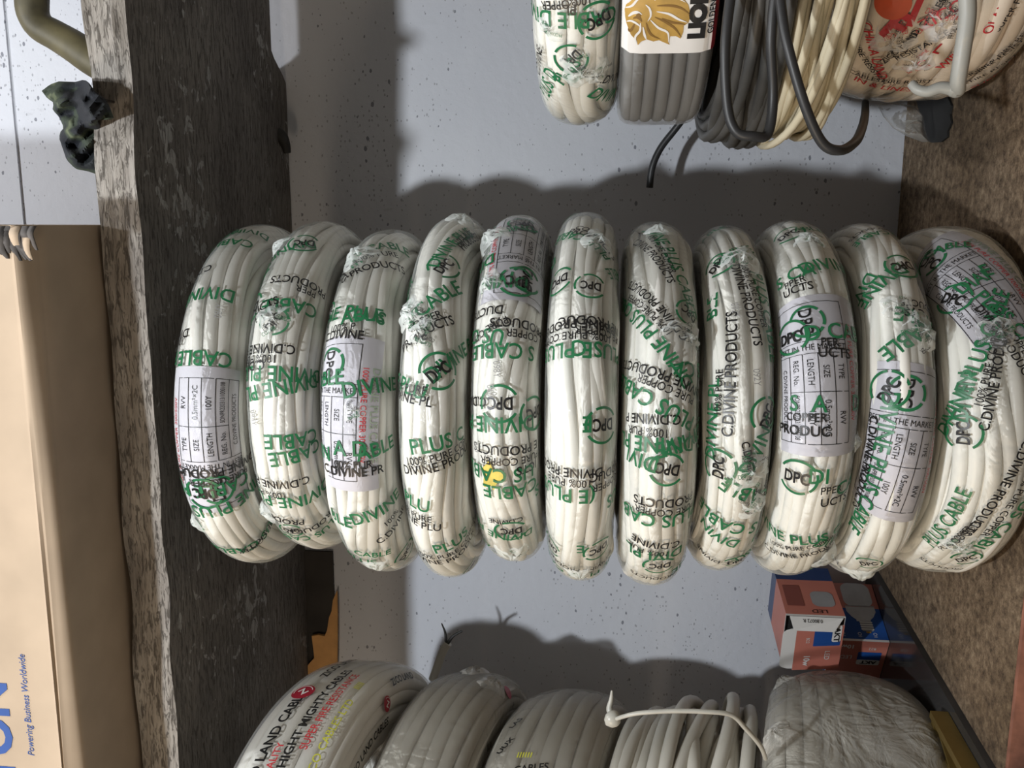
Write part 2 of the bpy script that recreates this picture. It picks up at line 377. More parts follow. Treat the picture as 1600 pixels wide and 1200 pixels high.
# ------------------------------------------------------------------ coils
class Coil:
    """a ring of wound cable standing about the vertical axis through (Xc, Yc); u runs towards the shelf (down)"""
    def __init__(s, Xc, Yc, R, ztop, zbot, rin=.070, n=2.4, seed=1):
        s.Xc, s.Yc, s.R = Xc, Yc, R; s.zc = (ztop + zbot) / 2; s.b = (ztop - zbot) / 2; s.a = (R - rin) / 2; s.rm = (R + rin) / 2
        s.seed = seed; s.n = n
        t = np.linspace(-PI, PI, 2001)
        c, q = np.cos(t), np.sin(t)
        ra = s.a * np.sign(c) * np.abs(c) ** (2 / n); ax = s.b * np.sign(q) * np.abs(q) ** (2 / n)
        d = np.hypot(np.diff(ra), np.diff(ax)); S = np.concatenate([[0], np.cumsum(d)]); S -= np.interp(0, t, S)
        s.S, s.ra, s.ax = S, ra, ax; s.L = S[-1]
        s.warp = Wob(seed * 13 + 5, .0009, 6, 30, 4); s.k = 0.0; s.wedge = False
    def xs(s, q):
        L_ = s.L; q = (np.asarray(q, float) + L_) % (2 * L_) - L_
        e = .0006
        w = lambda x: (x + L_) % (2 * L_) - L_
        r, a = np.interp(q, s.S, s.ra), np.interp(q, s.S, s.ax)
        r1, a1 = np.interp(w(q + e), s.S, s.ra), np.interp(w(q + e), s.S, s.ax)
        r0, a0 = np.interp(w(q - e), s.S, s.ra), np.interp(w(q - e), s.S, s.ax)
        tr, ta = r1 - r0, a1 - a0; k = np.hypot(tr, ta) + 1e-12
        return r, a, ta / k, -tr / k
    def pt(s, q, phi, off):
        r, a, nr, na = s.xs(q)
        rr = s.rm + r + nr * off; u = a + na * off
        return np.stack([s.Xc - rr * np.sin(phi), s.Yc - rr * np.cos(phi), s.zc - u + s.k * rr * np.cos(phi) * ((s.b - u) / (2 * s.b) if s.wedge else 1)], -1)
    def wrap_off(s, q, phi):
        k = np.clip((s.L * .75 - np.abs(q)) / s.L, 0, 1)
        return .0007 + (np.abs(s.warp(q, phi)) ) * np.clip(1.3 - np.abs(q) / (s.L * .42), 0, 1)
    def locate(s, px, py):
        qs = np.linspace(-s.L * .62, s.L * .62, 90); ps = np.linspace(-1.9, 1.9, 160)
        best = None
        for it in range(2):
            Q, H = np.meshgrid(qs, ps, indexing='ij'); p = s.pt(Q, H, s.wrap_off(Q, H))
            e = s.pt(Q, H, s.wrap_off(Q, H) + .002) - p
            uv = proj(p); vis = (e * (CAM - p)).sum(-1) > 0
            d = np.hypot(uv[..., 0] - px, uv[..., 1] - py) + np.where(vis, 0, 1e4)
            i, j = np.unravel_index(d.argmin(), d.shape); q0, p0 = Q[i, j], H[i, j]
            dq, dp = qs[1] - qs[0], ps[1] - ps[0]
            qs = np.linspace(q0 - dq, q0 + dq, 21); ps = np.linspace(p0 - dp, p0 + dp, 21)
        return q0, p0
    def decal(s, mb, vfm, q0, p0, rot=0, lift=.0006, scale=1.0, flat=False):
        for v, f, m in vfm:
            c, k = math.cos(D(rot)), math.sin(D(rot)); w = (v * scale) @ np.array([[c, k], [-k, c]])
            q = q0 + w[:, 0]; ph = p0 - w[:, 1] / s.R
            mb.add(s.pt(q, ph, s.wrap_off(q, ph) + lift), f, m)
    def winding(s, mb, m, nst=20, rt=.0036, rr=.0030, shared=.0035, own=.0026, nphi=132, seg=9, lift=.0012, tail=True):
        """one long cable laid turn by turn around the ring's section"""
        R = np.random.RandomState(s.seed)
        ws = Wob(s.seed * 7 + 1, shared, 5, 18, 4); per = 2 * s.L / nst
        q_all, p_all, h_all = [], [], []
        ph = np.linspace(0, 2 * PI, nphi, endpoint=False)
        for k in range(nst):
            wo = Wob(s.seed * 100 + k, own, 4, 1, 5); hi = Wob(s.seed * 200 + k, lift, 3, 1, 6)
            e = np.clip((ph - 1.75 * PI) / (.25 * PI), 0, 1); e = e * e * (3 - 2 * e)
            e0 = np.clip((.2 * PI - ph) / (.2 * PI), 0, 1); fade = (1 - e) * (1 - e0)
            q = -s.L + per * (k + .5 + e); pp = ph
            q = q + (ws(q * 0 + (-s.L + per * (k + .5)), pp) + wo(q * 0, pp)) * fade
            q_all.append(q); p_all.append(pp); h_all.append(-rr + np.abs(hi(q * 0, pp)) * fade)
        q = np.concatenate(q_all); p = np.concatenate(p_all) + PI; h = np.concatenate(h_all) - .0008
        C = s.pt(q, p, h); Nn = s.pt(q, p, h + .001) - C; Nn /= np.linalg.norm(Nn, axis=1)[:, None]
        T = np.gradient(C, axis=0); T /= np.linalg.norm(T, axis=1)[:, None]; B = np.cross(T, Nn); B /= np.linalg.norm(B, axis=1)[:, None]
        a = np.linspace(0, 2 * PI, seg, endpoint=False)
        ca = np.cos(a); sa = np.sin(a)
        V = C[:, None] + rr * np.where(ca > 0, ca, ca * .6)[None, :, None] * Nn[:, None] + rt * sa[None, :, None] * B[:, None]
        mb.add(V.reshape(-1, 3), grid_faces(len(C), seg, False, True), m, flip=True)
        # the layers of turns underneath
        Q, H = np.meshgrid(np.linspace(-s.L, s.L, 40, endpoint=False), np.linspace(0, 2 * PI, 72, endpoint=False), indexing='ij')
        mb.add(s.pt(Q, H, np.full_like(Q, -.0042)).reshape(-1, 3), grid_faces(40, 72, True, True), m)
    def wrap(s, mb, m, nq=56, nphi=150, ends=()):
        Q, H = np.meshgrid(np.linspace(-s.L, s.L, nq, endpoint=False), np.linspace(0, 2 * PI, nphi, endpoint=False), indexing='ij')
        mb.add(s.pt(Q, H, s.wrap_off(Q, H)).reshape(-1, 3), grid_faces(nq, nphi, True, True), m, flip=True)
    def tuft(s, mb, px, py, size, m='film', seed=0, inks=('green', 'black_ink')):
        """a gathered, knotted end of the film, standing a little proud of the wrap"""
        R = np.random.RandomState(seed + 31); q0, p0 = s.locate(px, py); nu, nv = 16, 22
        th = np.linspace(0, 2 * PI, nv, endpoint=False); rad = np.linspace(0, 1, nu)
        k1, k2 = R.randint(5, 8), R.randint(9, 13); a1, a2 = R.uniform(0, 6, 2)
        V = []
        for x in rad:
            rr = size * x * (1 + .18 * np.sin(3 * th + a1) + .10 * np.sin(k1 * th + a2))
            h = size * .34 * (1 - x) ** .7 * (1 + .5 * np.sin(k1 * th + a1 + 4 * x)) + size * .10 * x * np.sin(k2 * th + a2 + 6 * x) * (1 - x) * 2
            V.append(s.pt(q0 + rr * np.cos(th), p0 + rr * np.sin(th) / s.R, s.wrap_off(q0 + rr * np.cos(th), p0 + rr * np.sin(th) / s.R) + .0004 + np.maximum(h, 0)))
        V = np.array(V); mb.add(V.reshape(-1, 3), grid_faces(nu, nv, False, True), m, flip=False)
        for k in range(6):                                # scraps of the print caught in the gathers
            t = R.uniform(0, 2 * PI); x = R.uniform(.15, .85) * size; w = xf(text2d(R.choice(['CABLE', 'DIVINE', 'PLUS', 'COPPER', 'PRODUCTS'])), R.uniform(0, 360), size * .16, size * .26)
            s.decal(mb, [(w[0], w[1], inks[0] if k % 2 else inks[1])], q0 + x * math.cos(t), p0 + x * math.sin(t) / s.R, 0, .0006 + size * .22 * (1 - x / size))

def solve(top, bot, xa, xb, Yc, ym=615):
    """centre and radius of a ring whose outline spans rows top..bot and columns xa..xb at its nearest point"""
    Xc, R = -.13, .13; phi = np.linspace(-PI, PI, 721)
    for k in range(40):
        z0, z1 = P(xa, ym, Yc - R)[2], P(xb, ym, Yc - R)[2]; z = (z0 + z1) / 2
        q = proj(np.stack([Xc - R * np.sin(phi), Yc - R * np.cos(phi), 0 * phi + z], -1))[:, 1]
        Xc += ((q.min() + q.max()) / 2 - (top + bot) / 2) / F * Yc
        R *= 1 + .6 * ((bot - top) / (q.max() - q.min()) - 1)
    return Xc, R, z0, z1

G, B_, S_, C_ = 'G', 'B', 'S', 'C'
KIND = {G: ('green', .0104, .014, .88), B_: ('black_ink', .0064, .016, .88), S_: ('black_ink', .0054, .010, .86), C_: ('grey_ink', .0046, 0, .8)}
def put(c, mb, it):
    k, body, px, py, rot = it[:5]; sc = it[5] if len(it) > 5 else 1.0
    q0, p0 = c.locate(px, py)
    if k == 'L':
        c.decal(mb, logo2d(), q0, p0, rot, scale=sc)
    else:
        m, h, b, kx = KIND[k]; v, f = text2d(body, b)
        c.decal(mb, [(*xf((v, f), 0, h * kx, h), m)], q0, p0, rot, scale=sc)

STACK = 'white two-core cable coils piled in the middle stack'
PRINTS = [
 # 1
 [(G,'CABLE PLUS',330,390,183,.9),(B_,'C.DIVINE',296,428,180),(S_,'100%',288,440,180),(G,'DIVINE',318,459,180),(C_,'084Y',341,486,92),(G,'CABLE',315,560,180),(G,'PL',258,560,180),
  (S_,'100% PU',258,536,180),(B_,'DIVINE P',258,525,180),(G,'CABLE PLUS',312,769,182),(B_,'C.DIVINE PRODUCTS',342,738,180),(S_,'PURE COPPER',345,752,180),(G,'DIVINE PLUS',378,779,188),
  ('L','',318,772,180),(G,'PLUS CABLE',398,850,176,.9),(S_,'PURE COPPER',412,839,178),(B_,'PRODUCTS',415,830,178),('L','',350,364,10,.8),(G,'DIVINE',385,362,190,.8),('L','',306,815,60,.7),(B_,'UCTS',268,738,180)],
 # 2
 [(G,'DIVINE PLUS',430,402,204,.85),('L','',474,380,190,.9),(G,'C',414,418,200),('L','',386,481,170),(B_,'UCTS',414,477,22),(S_,'PPER',412,492,22),(G,'CABLE',452,478,183),('L','',428,502,60,.8),
  (B_,'PRODUCTS',470,440,180),(S_,'PPER',478,455,180),(B_,'C.DIVINE PRO',402,546,180),(S_,'100% PURE CO',390,563,180),(G,'DIVINE PLUS',428,585,180),(G,'DIVINE PL',438,607,192),(B_,'C.DIVIN',390,574,184),
  (C_,'094Y',397,653,-80),(G,'CABLE',458,690,180),(G,'CABLE',466,712,186),(B_,'C.DIVINE PRO',425,757,180),(S_,'100% PURE',414,769,180),(G,'DIVINE PLUS',444,786,178),(B_,'PRODUCTS',430,808,170),
  ('L','',455,828,180,.7),(B_,'PRODUCTS',488,825,182),(G,'PLUS CABLE',480,840,182,.8),(G,'CABLE',395,372,220,.7),(S_,'COPPER',385,396,215),(G,'PLUS',378,430,60,.8)],
 # 3
 [(G,'PLUS CABLE',534,404,-52,.8),(S_,'COPPER',515,410,-50),(B_,'PRODUCTS',507,424,-50),(G,'S CABLE',598,384,30,.85),(S_,'100% PURE',588,398,30),(B_,'PRODUCTS',592,414,28),('L','',478,485,-30,.8),
  (G,'DIVINE PLUS',525,490,-6),(G,'ABLE',565,491,10),(S_,'100% P',535,511,0),(B_,'C.DIVINE',531,522,-4),(G,'CABLE',506,592,3),(G,'DIVINE',585,602,12),(G,'ABLE',590,700,10),(B_,'C.DIVINE PR',548,738,0),
  (S_,'100% PUR',548,726,0),(G,'S CABLE',505,794,-3),(G,'DIVINE',592,798,14),(S_,'100%',612,808,18),(B_,'C.DIVINE',616,822,22),(G,'VINE PLUS',538,858,-8,.85),(G,'CABLE',582,866,-10,.7),(S_,'COPPER',556,872,-10,.8),
  ('L','',634,862,30,.9),(G,'IN',508,705,0),(G,'A D',545,700,0)],
 # 4
 [(G,'DIVINE PLUS',706,378,72,.85),(S_,'100% PURE',726,370,76),(B_,'PRODUCTS',733,375,76),('L','',694,415,60,.9),(G,'PLUS CABLE',622,462,-56,.9),(S_,'COPPER',612,470,-52),(B_,'PRODUCTS',607,480,-48),(G,'S CABLE',676,468,46),
  (S_,'COPPER',662,500,28),(B_,'PRODUCTS',664,516,32),('L','',686,580,40),(G,'DIVINE P',712,556,42),(G,'DIVINE PLU',622,592,-18),(S_,'100% PURE',634,605,-8),(B_,'C.DIVINE PL',630,618,-10),(G,'PLUS C',690,690,10),
  (S_,'100% PURE COP',690,712,12),(B_,'DIVINE PRODU',690,726,12),(G,'PLU',648,784,-8),(S_,'100% PURE',644,800,-4),(B_,'DIVINE PLU',646,811,-6),(G,'PLUS',708,848,8),(S_,'100% PURE COPPER',712,860,8),(B_,'DIVINE PRODUCTS',712,869,8),
  ('L','',738,881,20,.8),(G,'CABLE',640,440,-60,.7),(B_,'WE',652,530,0)],
 # 5
 [('L','',818,350,200,.9),(G,'DIVINE',803,358,205,.75),('L','',752,366,150,.7),(G,'DIVINE',742,432,184),(G,'DIVIN',785,441,180),('L','',808,440,180),(B_,'DUCTS',758,488,178),(S_,'PURE CO',764,514,206),(B_,'PRODUCTS',815,507,180),
  (S_,'COPPER',819,524,180),(G,'S CABLE',782,549,180),(G,'US CAB',745,527,170),(C_,'098Y',777,577,-86),('L','',780,631,180),(B_,'C.DIVINE',738,626,180),(S_,'100%',732,645,180),(G,'DIVINE PL',768,665,182),('L','',834,645,190),
  (B_,'E PRODUCTS',790,705,180),(S_,'PURE COPPER',800,722,180),(B_,'JCTS',825,731,180),(G,'US CABLE',768,743,180),(G,'CABLE',800,770,182),(G,'S',838,765,182),('L','',798,830,180,.9),(G,'DIVINE PL',782,838,174,.8),(B_,'C.DIVINE',790,815,185,.7),
  (C_,'060',767,610,-86),(C_,'060',745,698,-86),(G,'DIVIN',750,828,160,.8)],
 # 6
 [('L','',882,340,178,.9),(G,'PLUS CABLE',907,372,140,.75),(S_,'COPPER',925,362,-32),(B_,'PRODUCTS',930,372,-32),(B_,'C.DIV',853,396,150,.8),(G,'DIVIN',857,433,184,.9),('L','',873,440,180,.9),('L','',922,447,178,.8),(G,'ABLE',960,430,222,.8),
  (B_,'DIVINE PRODUCTS',884,508,180),(B_,'DIVINE PRODUC',946,507,180),(S_,'100% PURE COPPER',884,525,180),(S_,'PURE COPPER',948,523,180),(G,'E PLUS',876,549,180),(G,'PLUS C',944,549,180),('L','',942,664,180),(G,'E',917,664,180),
  (B_,'DIVINE PROD',882,738,180),(B_,'RODUC',950,738,182),(S_,'100% PURE',884,754,180),(S_,'E COPPER',952,752,181),(G,'(E PLUS',878,772,180),(G,'US',956,777,182),('L','',935,858,180,.9),(G,'E',907,858,180,.9),
  (B_,'C.DIVINE PRODUCTS',900,890,176,.8),(G,'DIVINE PLUS CABLE',915,899,176,.8),('L','',862,850,170,.8)],
 # 7
 [(G,'DIVINE PLUS CABLE',1051,402,-72,.88),(S_,'100% PURE COPPER',1034,392,-73,.85),(B_,'C.DIVINE PRODUCTS',1019,396,-68,.85),(G,'DIVINE PLUS CABLE',1004,508,126,.9),(S_,'100% PURE COPPER',1009,484,128,.85),(B_,'C.DIVINE PRODUCTS',1022,473,126,.85),
  ('L','',1076,490,150,.8),(G,'S CA',1078,578,190),(G,'E',1101,540,210),(B_,'C.DIVINE PRODUCTS',1040,588,160),(S_,'PURE COPPER',1042,607,158),(G,'PLUS CABLE',1012,624,152),(B_,'C.DIVINE P',1015,655,180),(S_,'100% PUR',1008,675,178),
  (G,'DIVINE PL',1018,696,180),(G,'DIVINE',1072,690,196),('L','',1098,674,190),(G,'DIVI',1000,720,170),('L','',1042,734,170,.9),(B_,'PRODUCTS',1040,787,180),(S_,'PURE COPPER',1042,802,178),(G,'PLUS CAB',1032,815,180),
  (B_,'C.DIVINE',1024,852,174),(S_,'100% PUR',1010,862,174),(G,'DIVI PL',1020,869,182),('L','',1030,884,180,.9),(G,'VINE',1068,872,184),(B_,'PRODUCTS',1020,903,175,.8)],
 # 8
 [(G,'ABLE',1112,364,10,.7),(B_,'PRODUCTS',1165,361,4,.8),('L','',1122,414,30,.9),(G,'DIVINE',1146,394,32,.75),(G,'PLUS CABLE',1198,492,-80),(S_,'100% PURE COPPER',1180,460,-78,.9),(B_,'DIVINE PRODUCTS',1168,470,-80,.95),(G,'BLE',1112,480,84),
  (B_,'C.DIVINE PRODUCTS',1141,582,88,1.1),(S_,'100% PURE',1123,612,88),(C_,'092Y',1183,590,-85),(C_,'092Y',1150,485,-85),(G,'DIVINE PL',1112,655,88),('L','',1122,728,90),('L','',1198,648,70),(G,'DIVINC',1187,694,64),(B_,'C.DIVIN',1170,715,-75,.8),
  (G,'CABLE',1168,774,156),(B_,'PRODUCTS',1200,764,128,.8),(S_,'COPPER',1190,772,140,.8),(G,'S CABLE',1130,820,166),(G,'DIVIN',1120,838,160,.9),('L','',1186,826,40,.9),(G,'CABLE',1172,858,204,.8),('L','',1152,876,12,.8),(B_,'C.DIVINE',1110,872,170,.8)],
 # 9
 [('L','',1232,366,16,.9),(G,'ABLE',1262,358,10,.7),(G,'S CA',1240,428,4),(G,'DIVINE',1296,412,18),(S_,'PPER',1242,440,4),(B_,'UCTS',1246,451,3),('L','',1235,528,0),(G,'D CAB',1308,516,6),(S_,'PER',1297,534,0),(B_,'UCTS',1305,550,0),
  (G,'S  A',1262,630,0),(G,'DI',1338,628,4),(S_,'COPPER',1258,652,2),(B_,'PRODUC',1252,672,2),('L','',1246,746,0),(G,'DI',1280,744,2),(G,'CABLE',1330,744,4),(S_,'PPER',1300,765,4),(B_,'UCTS',1305,781,4),(G,'DIVINE PLUS CA',1240,842,14,.88),
  (G,'DIVINEPL',1315,836,-22,.85),(S_,'100% PURE COPPER',1252,856,26,.8),(B_,'C.DIVINE PRODUCTS',1256,867,28,.8),('L','',1284,876,-20,.8),(B_,'PRODUCTS',1318,866,-52,.8)],
 # 10
 [(G,'S CABLE',1368,366,196,.7),(B_,'PRODUCTS',1356,360,190,.7),(G,'DIVINE',1376,442,216),('L','',1410,416,200,.9),(G,'DI',1440,426,184),(B_,'PRODUCTS',1444,480,180,.8),(B_,'CTS',1430,489,178),(G,'S CABLE',1450,508,168),(G,'CABLE',1420,530,214),
  ('L','',1388,608,60),(G,'DIVINE PLUS CABLE',1368,742,-96,1.0),(B_,'C.DIVINE PRODUCTS',1354,730,-94),('L','',1358,880,30,.7),(B_,'PRODUCTS',1310,880,150,.6),(G,'DIV',1350,450,216)],
 # 11
 [(G,'CABLE',1478,386,-14,.8),(G,'DIAI',1518,440,28,.9),(G,'E',1540,422,20),('L','',1490,467,-40,.9),(G,'DIVINE PLUS CABLE',1524,566,67,.95),(G,'PLUS CABLE',1590,512,-52,.9),(S_,'100% PURE COPPER',1545,572,76,.9),(B_,'C.DIVINE PRODUCTS',1555,584,80,.95),
  (B_,'DIVINE PRODUCTS',1574,536,-62,.85),(S_,'PURE COPPER',1583,522,-62,.85),('L','',1504,676,95,.95),(G,'DIVIN',1505,620,82),(G,'PLUS CABLE',1478,815,82,.9),(S_,'PURE COPPER',1492,842,74,.8),(B_,'PRODUCTS',1504,836,70,.8),
  (B_,'C.DIVINE PRODUCTS',1562,772,-108),(S_,'100% PURE COPPER',1578,790,-110),(G,'PLUS CABLE',1572,822,-118),('L','',1510,872,40,.8),(B_,'PRODUCTS',1470,885,175,.7)],
]
LABELS = {0: (308, 696, 180), 2: (524, 648, -2), 4: (812, 380, 180), 8: (1290, 580, 3), 9: (1424, 702, -7), 10: (1522, 425, 24)}
TUFTS = [ # coil, px, py, size
 (0,306,815,.008),(1,428,500,.012),(1,428,382,.009),(1,412,800,.010),(2,560,400,.013),(2,590,882,.009),(2,553,640,.007),(3,722,345,.011),(3,660,520,.010),(3,640,490,.012),(4,768,375,.014),(4,765,440,.009),(4,800,862,.012),
 (5,935,378,.012),(5,905,895,.009),(6,1072,530,.014),(6,1030,360,.009),(7,1160,405,.013),(7,1172,735,.013),(7,1178,790,.010),(8,1265,375,.010),(8,1295,868,.012),(8,1345,690,.007),(9,1440,520,.013),(9,1345,896,.010),(9,1400,480,.009),(10,1560,520,.011),(10,1500,850,.010)]
TB = [(350,880),(345,858),(360,893),(335,903),(335,878),(332,908),(345,916),(352,893),(343,900),(348,900),(352,895)]
BX = [243,360,480,605,722,843,970,1105,1225,1362,1490,1632]
WORDS = [
 'topmost white cable coil under the plank, pale paper label glimpsed low on its front',
 'second white cable coil below the plank, no paper label, print mostly upside down',
 'white cable coil with a paper label at mid height, third down from the plank',
 'white cable coil with slanting print and a big gathered fold, fourth down from the plank',
 'white cable coil with a small yellow scrap under its film, fifth down from the plank',
 'middle white cable coil of the eleven, straight turns and upside-down print in three rows',
 'white cable coil with print running steeply both ways past a film knot, seventh from plank',
 'narrow white cable coil with print running lengthwise along its turns, fourth from brown board',
 'white cable coil with a large label high on its front, third from brown board',
 'white cable coil with tilted paper label low on its front, second from brown board',
 'bottom white cable coil resting on the brown board, its label turned to the back']
SHELF = CAM[2] - .2745
coils = []
for i in range(11):
    Xc, R, z0, z1 = solve(*TB[i], BX[i], BX[i + 1], .675)
    g = .0024
    if i == 10: z1 = SHELF
    c = Coil(Xc, .675, R - .0015, z0 - g * .5 - (.0022 if i == 1 else .0010), z1 + g * .5 + .0010, rin=.072 + (i % 3) * .002, n=2.25, seed=i + 3); coils.append(c)
    t = empty('cable_coil', (Xc, .675, z1), WORDS[i], 'cable coil', STACK)
    mb = MB(); c.winding(mb, 'white', 19, c.L / 19 * 1.02, .0035, shared=.0048, own=.0024); mb.build('cable', t)
    mb = MB(); c.wrap(mb, 'film')
    for it in PRINTS[i]: put(c, mb, it)
    for k, (ci, px, py, sz) in enumerate(TUFTS):
        if ci == i: c.tuft(mb, px, py, sz, 'film', k)
    mb.build('plastic_wrap', t)
    if i in LABELS:
        px, py, rot = LABELS[i]; q0, p0 = c.locate(px, py); mb = MB()
        sheet = rect2d(-.0265, -.047, .0245, .047, 16, 28)
        c.decal(mb, [(*sheet, 'paper')], q0, p0, rot, -.0002, 1.1)
        c.decal(mb, label2d(), q0, p0, rot, .0001, 1.1)
        tag(mb.build('paper_label', t), 'pale paper label printed with a table')
    if i == 4:
        mb = MB(); q0, p0 = c.locate(765, 745)
        pts = [(math.cos(a) * .0065 * (1 + .35 * math.sin(3 * a + 1)), math.sin(a) * .009 * (1 + .3 * math.sin(5 * a))) for a in np.linspace(0, 2 * PI, 26, endpoint=False)]
        c.decal(mb, [(*poly2d(pts), 'yellow')], q0, p0, 0, .0001)
        tag(mb.build('yellow_scrap', t), 'yellow scrap under the film')

# ------------------------------------------------------------------ the setting
WY = .890
def rough_slab(mb, x0, x1, y0, y1, z0, z1, m, amp=.002, nx=140, ny=30, nz=6, seed=1, edge=None):
    """a board with worn, uneven edges: closed ring of section points swept along X"""
    R = np.random.RandomState(seed); xs = np.linspace(x0, x1, nx)
    sec = [(y, z0) for y in np.linspace(y0, y1, ny)] + [(y1, z) for z in np.linspace(z0, z1, nz)[1:]] + [(y, z1) for y in np.linspace(y1, y0, ny)[1:]] + [(y0, z) for z in np.linspace(z1, z0, nz)[1:-1]]
    sec = np.array(sec); n = len(sec); V = np.zeros((nx, n, 3))
    k = R.uniform(0, 6, (8,)); fr = R.uniform(8, 110, (8,))
    for j, (y, z) in enumerate(sec):
        front = max(0, 1 - (y - y0) / .012)
        wy = sum(np.sin(fr[i] * xs + k[i] + z * 260 * (i % 3)) for i in range(8)) / 8
        wz = sum(np.sin(fr[-i - 1] * xs + k[i] * 2 + y * 40) for i in range(8)) / 8
        V[:, j, 0] = xs; back = max(0, 1 - (y1 - y) / .03); xg = P(440, 100, y1)[0]
        V[:, j, 1] = y + amp * 1.8 * wy * front + back * (WY - .0015 - y1) * np.clip((xg + .01 - xs) / .02, 0, 1); V[:, j, 2] = z + amp * wz * (.35 + front)  # back edge run out to the wall to block the light behind it
    # round the front corners a little
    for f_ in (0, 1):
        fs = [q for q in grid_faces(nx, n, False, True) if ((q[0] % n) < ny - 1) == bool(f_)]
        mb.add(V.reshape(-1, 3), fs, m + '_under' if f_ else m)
    mb.add(V[0], [list(range(n))[::-1]], m); mb.add(V[-1], [list(range(n))], m)

mb = MB(); box(mb, (-1.6, WY, 0), (1.5, WY + .12, 2.6), 'wall')
tag(mb.build('wall_back', smooth=False), kind='structure')
mb = MB(); box(mb, (-1.6, -1.6, -.05), (1.5, WY + .12, 0), 'board'); tag(mb.build('floor', smooth=False), kind='structure')
zt = P(25, 200, WY)[2]
mb = MB(); box(mb, (-1.6, WY - .0025, zt), (1.5, WY, 2.6), 'wall')
tag(mb.build('trim_1', smooth=False), kind='structure')

# upper plank
PZ0, PZ1 = CAM[2] + .3135, CAM[2] + .3425
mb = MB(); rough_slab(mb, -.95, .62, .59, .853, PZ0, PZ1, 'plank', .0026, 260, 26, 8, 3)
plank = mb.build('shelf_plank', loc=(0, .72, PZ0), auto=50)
tag(plank, 'thick weathered grey timber plank shelf above the middle stack of white coils', 'shelf')

# lower shelf: brown fibreboard with a dark glossy sheet beside it
xa = PZ(1375, 905, SHELF); xb = PZ(1545, 1195, SHELF)
def edge_x(y): return xa[0] + (xb[0] - xa[0]) * (y - xa[1]) / (xb[1] - xa[1])
SHEET = CAM[2] - .2695
sa = PZ(1371, 905, SHEET); sb = PZ(1541, 1195, SHEET)
def sheet_x(y): return sa[0] + (sb[0] - sa[0]) * (y - sa[1]) / (sb[1] - sa[1])
yf, yb = P(1590, 900, .6)[1], WY - .001
yf = .578
mb = MB()
nx, ny = 60, 40; R = np.random.RandomState(5)
top = []
for j in range(ny):
    y = yf + (yb - yf) * j / (ny - 1); e = max(edge_x(y), sheet_x(y) + .0008)
    for i in range(nx):
        top.append((e + (.62 - e) * i / (nx - 1), y, SHELF))
top = np.array(top); bot = top - np.array([0, 0, .018])
mb.add(top, grid_faces(ny, nx), 'board', flip=True); mb.add(bot, grid_faces(ny, nx), 'board')
rim = [i for i in range(nx)] + [j * nx + nx - 1 for j in range(1, ny)] + [(ny - 1) * nx + i for i in range(nx - 2, -1, -1)] + [j * nx for j in range(ny - 2, 0, -1)]
sv = np.concatenate([top[rim], bot[rim]]); k = len(rim)
mb.add(sv, [(i, k + i, k + (i + 1) % k, (i + 1) % k) for i in range(k)], 'board')
fr = np.concatenate([top[:nx], bot[:nx]]) + np.array([0, -.0006, 0]); mb.add(fr, [(i, nx + i, nx + i + 1, i + 1) for i in range(nx - 1)], 'edge_red')
bk = fr + np.array([0, -.004, 0]); mb.add(bk, [(i, nx + i, nx + i + 1, i + 1) for i in range(nx - 1)], 'edge_red'); mb.add(np.concatenate([fr[:nx], bk[:nx]]), [(i, i + 1, nx + i + 1, nx + i) for i in range(nx - 1)], 'edge_red')
o = mb.build('shelf_board', smooth=False, loc=(0, .72, SHELF - .018))
tag(o, 'rough brown fibreboard shelf under the middle and right-hand stacks', 'shelf')
mb = MB()
ya, yz = .50, WY - .001
pt = [(sheet_x(ya), ya), (sheet_x(yz), yz), (-.95, yz), (-.95, ya)]
v = [(*p, SHEET) for p in pt] + [(*p, SHELF - .0175) for p in pt]
mb.add(v, [(0, 1, 2, 3)], 'sheet'); mb.add(v, [(7, 6, 5, 4), (0, 4, 5, 1), (1, 5, 6, 2), (2, 6, 7, 3), (3, 7, 4, 0)], 'dark_wood')
o = mb.build('shelf_sheet', smooth=False, loc=(-.4, .72, SHELF - .0175))
tag(o, 'dark glossy shelf sheet reflecting the bulb cartons, left of the brown board', 'shelf')
mb = MB(); box(mb, (-.95, .60, SHELF - .05), (.62, WY - .001, SHELF - .0185), 'dark_wood')
o = mb.build('shelf_bearer', smooth=False, loc=(0, .72, SHELF - .05)); tag(o, 'dark timber bearer beneath the lower shelf boards', 'shelf')

# strip painted dark for the unlit gap below the plank, torn plywood beside it
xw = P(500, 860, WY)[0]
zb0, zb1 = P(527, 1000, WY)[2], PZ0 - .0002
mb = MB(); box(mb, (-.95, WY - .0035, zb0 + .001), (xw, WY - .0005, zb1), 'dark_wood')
tag(mb.build('dark_gap_strip', smooth=False), kind='structure')
outl = [(541,924),(545,950),(547,1000),(547,1075),(470,1075),(478,1035),(492,1020),(490,1012),(488,992),(500,990),(510,994),(517,970),(519,958),(522,955),(524,940)]
outl = [(526,924),(527,960),(527,1000),(526,1075),(474,1075),(479,1042),(491,1028),(489,1010),(487,994),(497,992),(507,994),(511,985),(514,965),(518,955),(520,938)]
def slab_from_px(mb, outl, Y, th, m):
    v = np.array([P(x, y, Y) for x, y in outl]); w = v + np.array([0, th, 0]); n = len(v)
    mb.add(v, [tuple(range(n))], m, flip=False); mb.add(w, [tuple(range(n))[::-1]], m)
    mb.add(np.concatenate([v, w]), [(i, (i + 1) % n, n + (i + 1) % n, n + i) for i in range(n)], m, flip=True)
mb = MB(); slab_from_px(mb, outl, WY - .0075, .0035, 'wood_warm_lit')
o = mb.build('plywood_shard', smooth=False, loc=P(500, 1040, WY - .006)); tag(o, 'torn plywood shard in warm-lit orange on the wall above the large round coil', 'plywood')

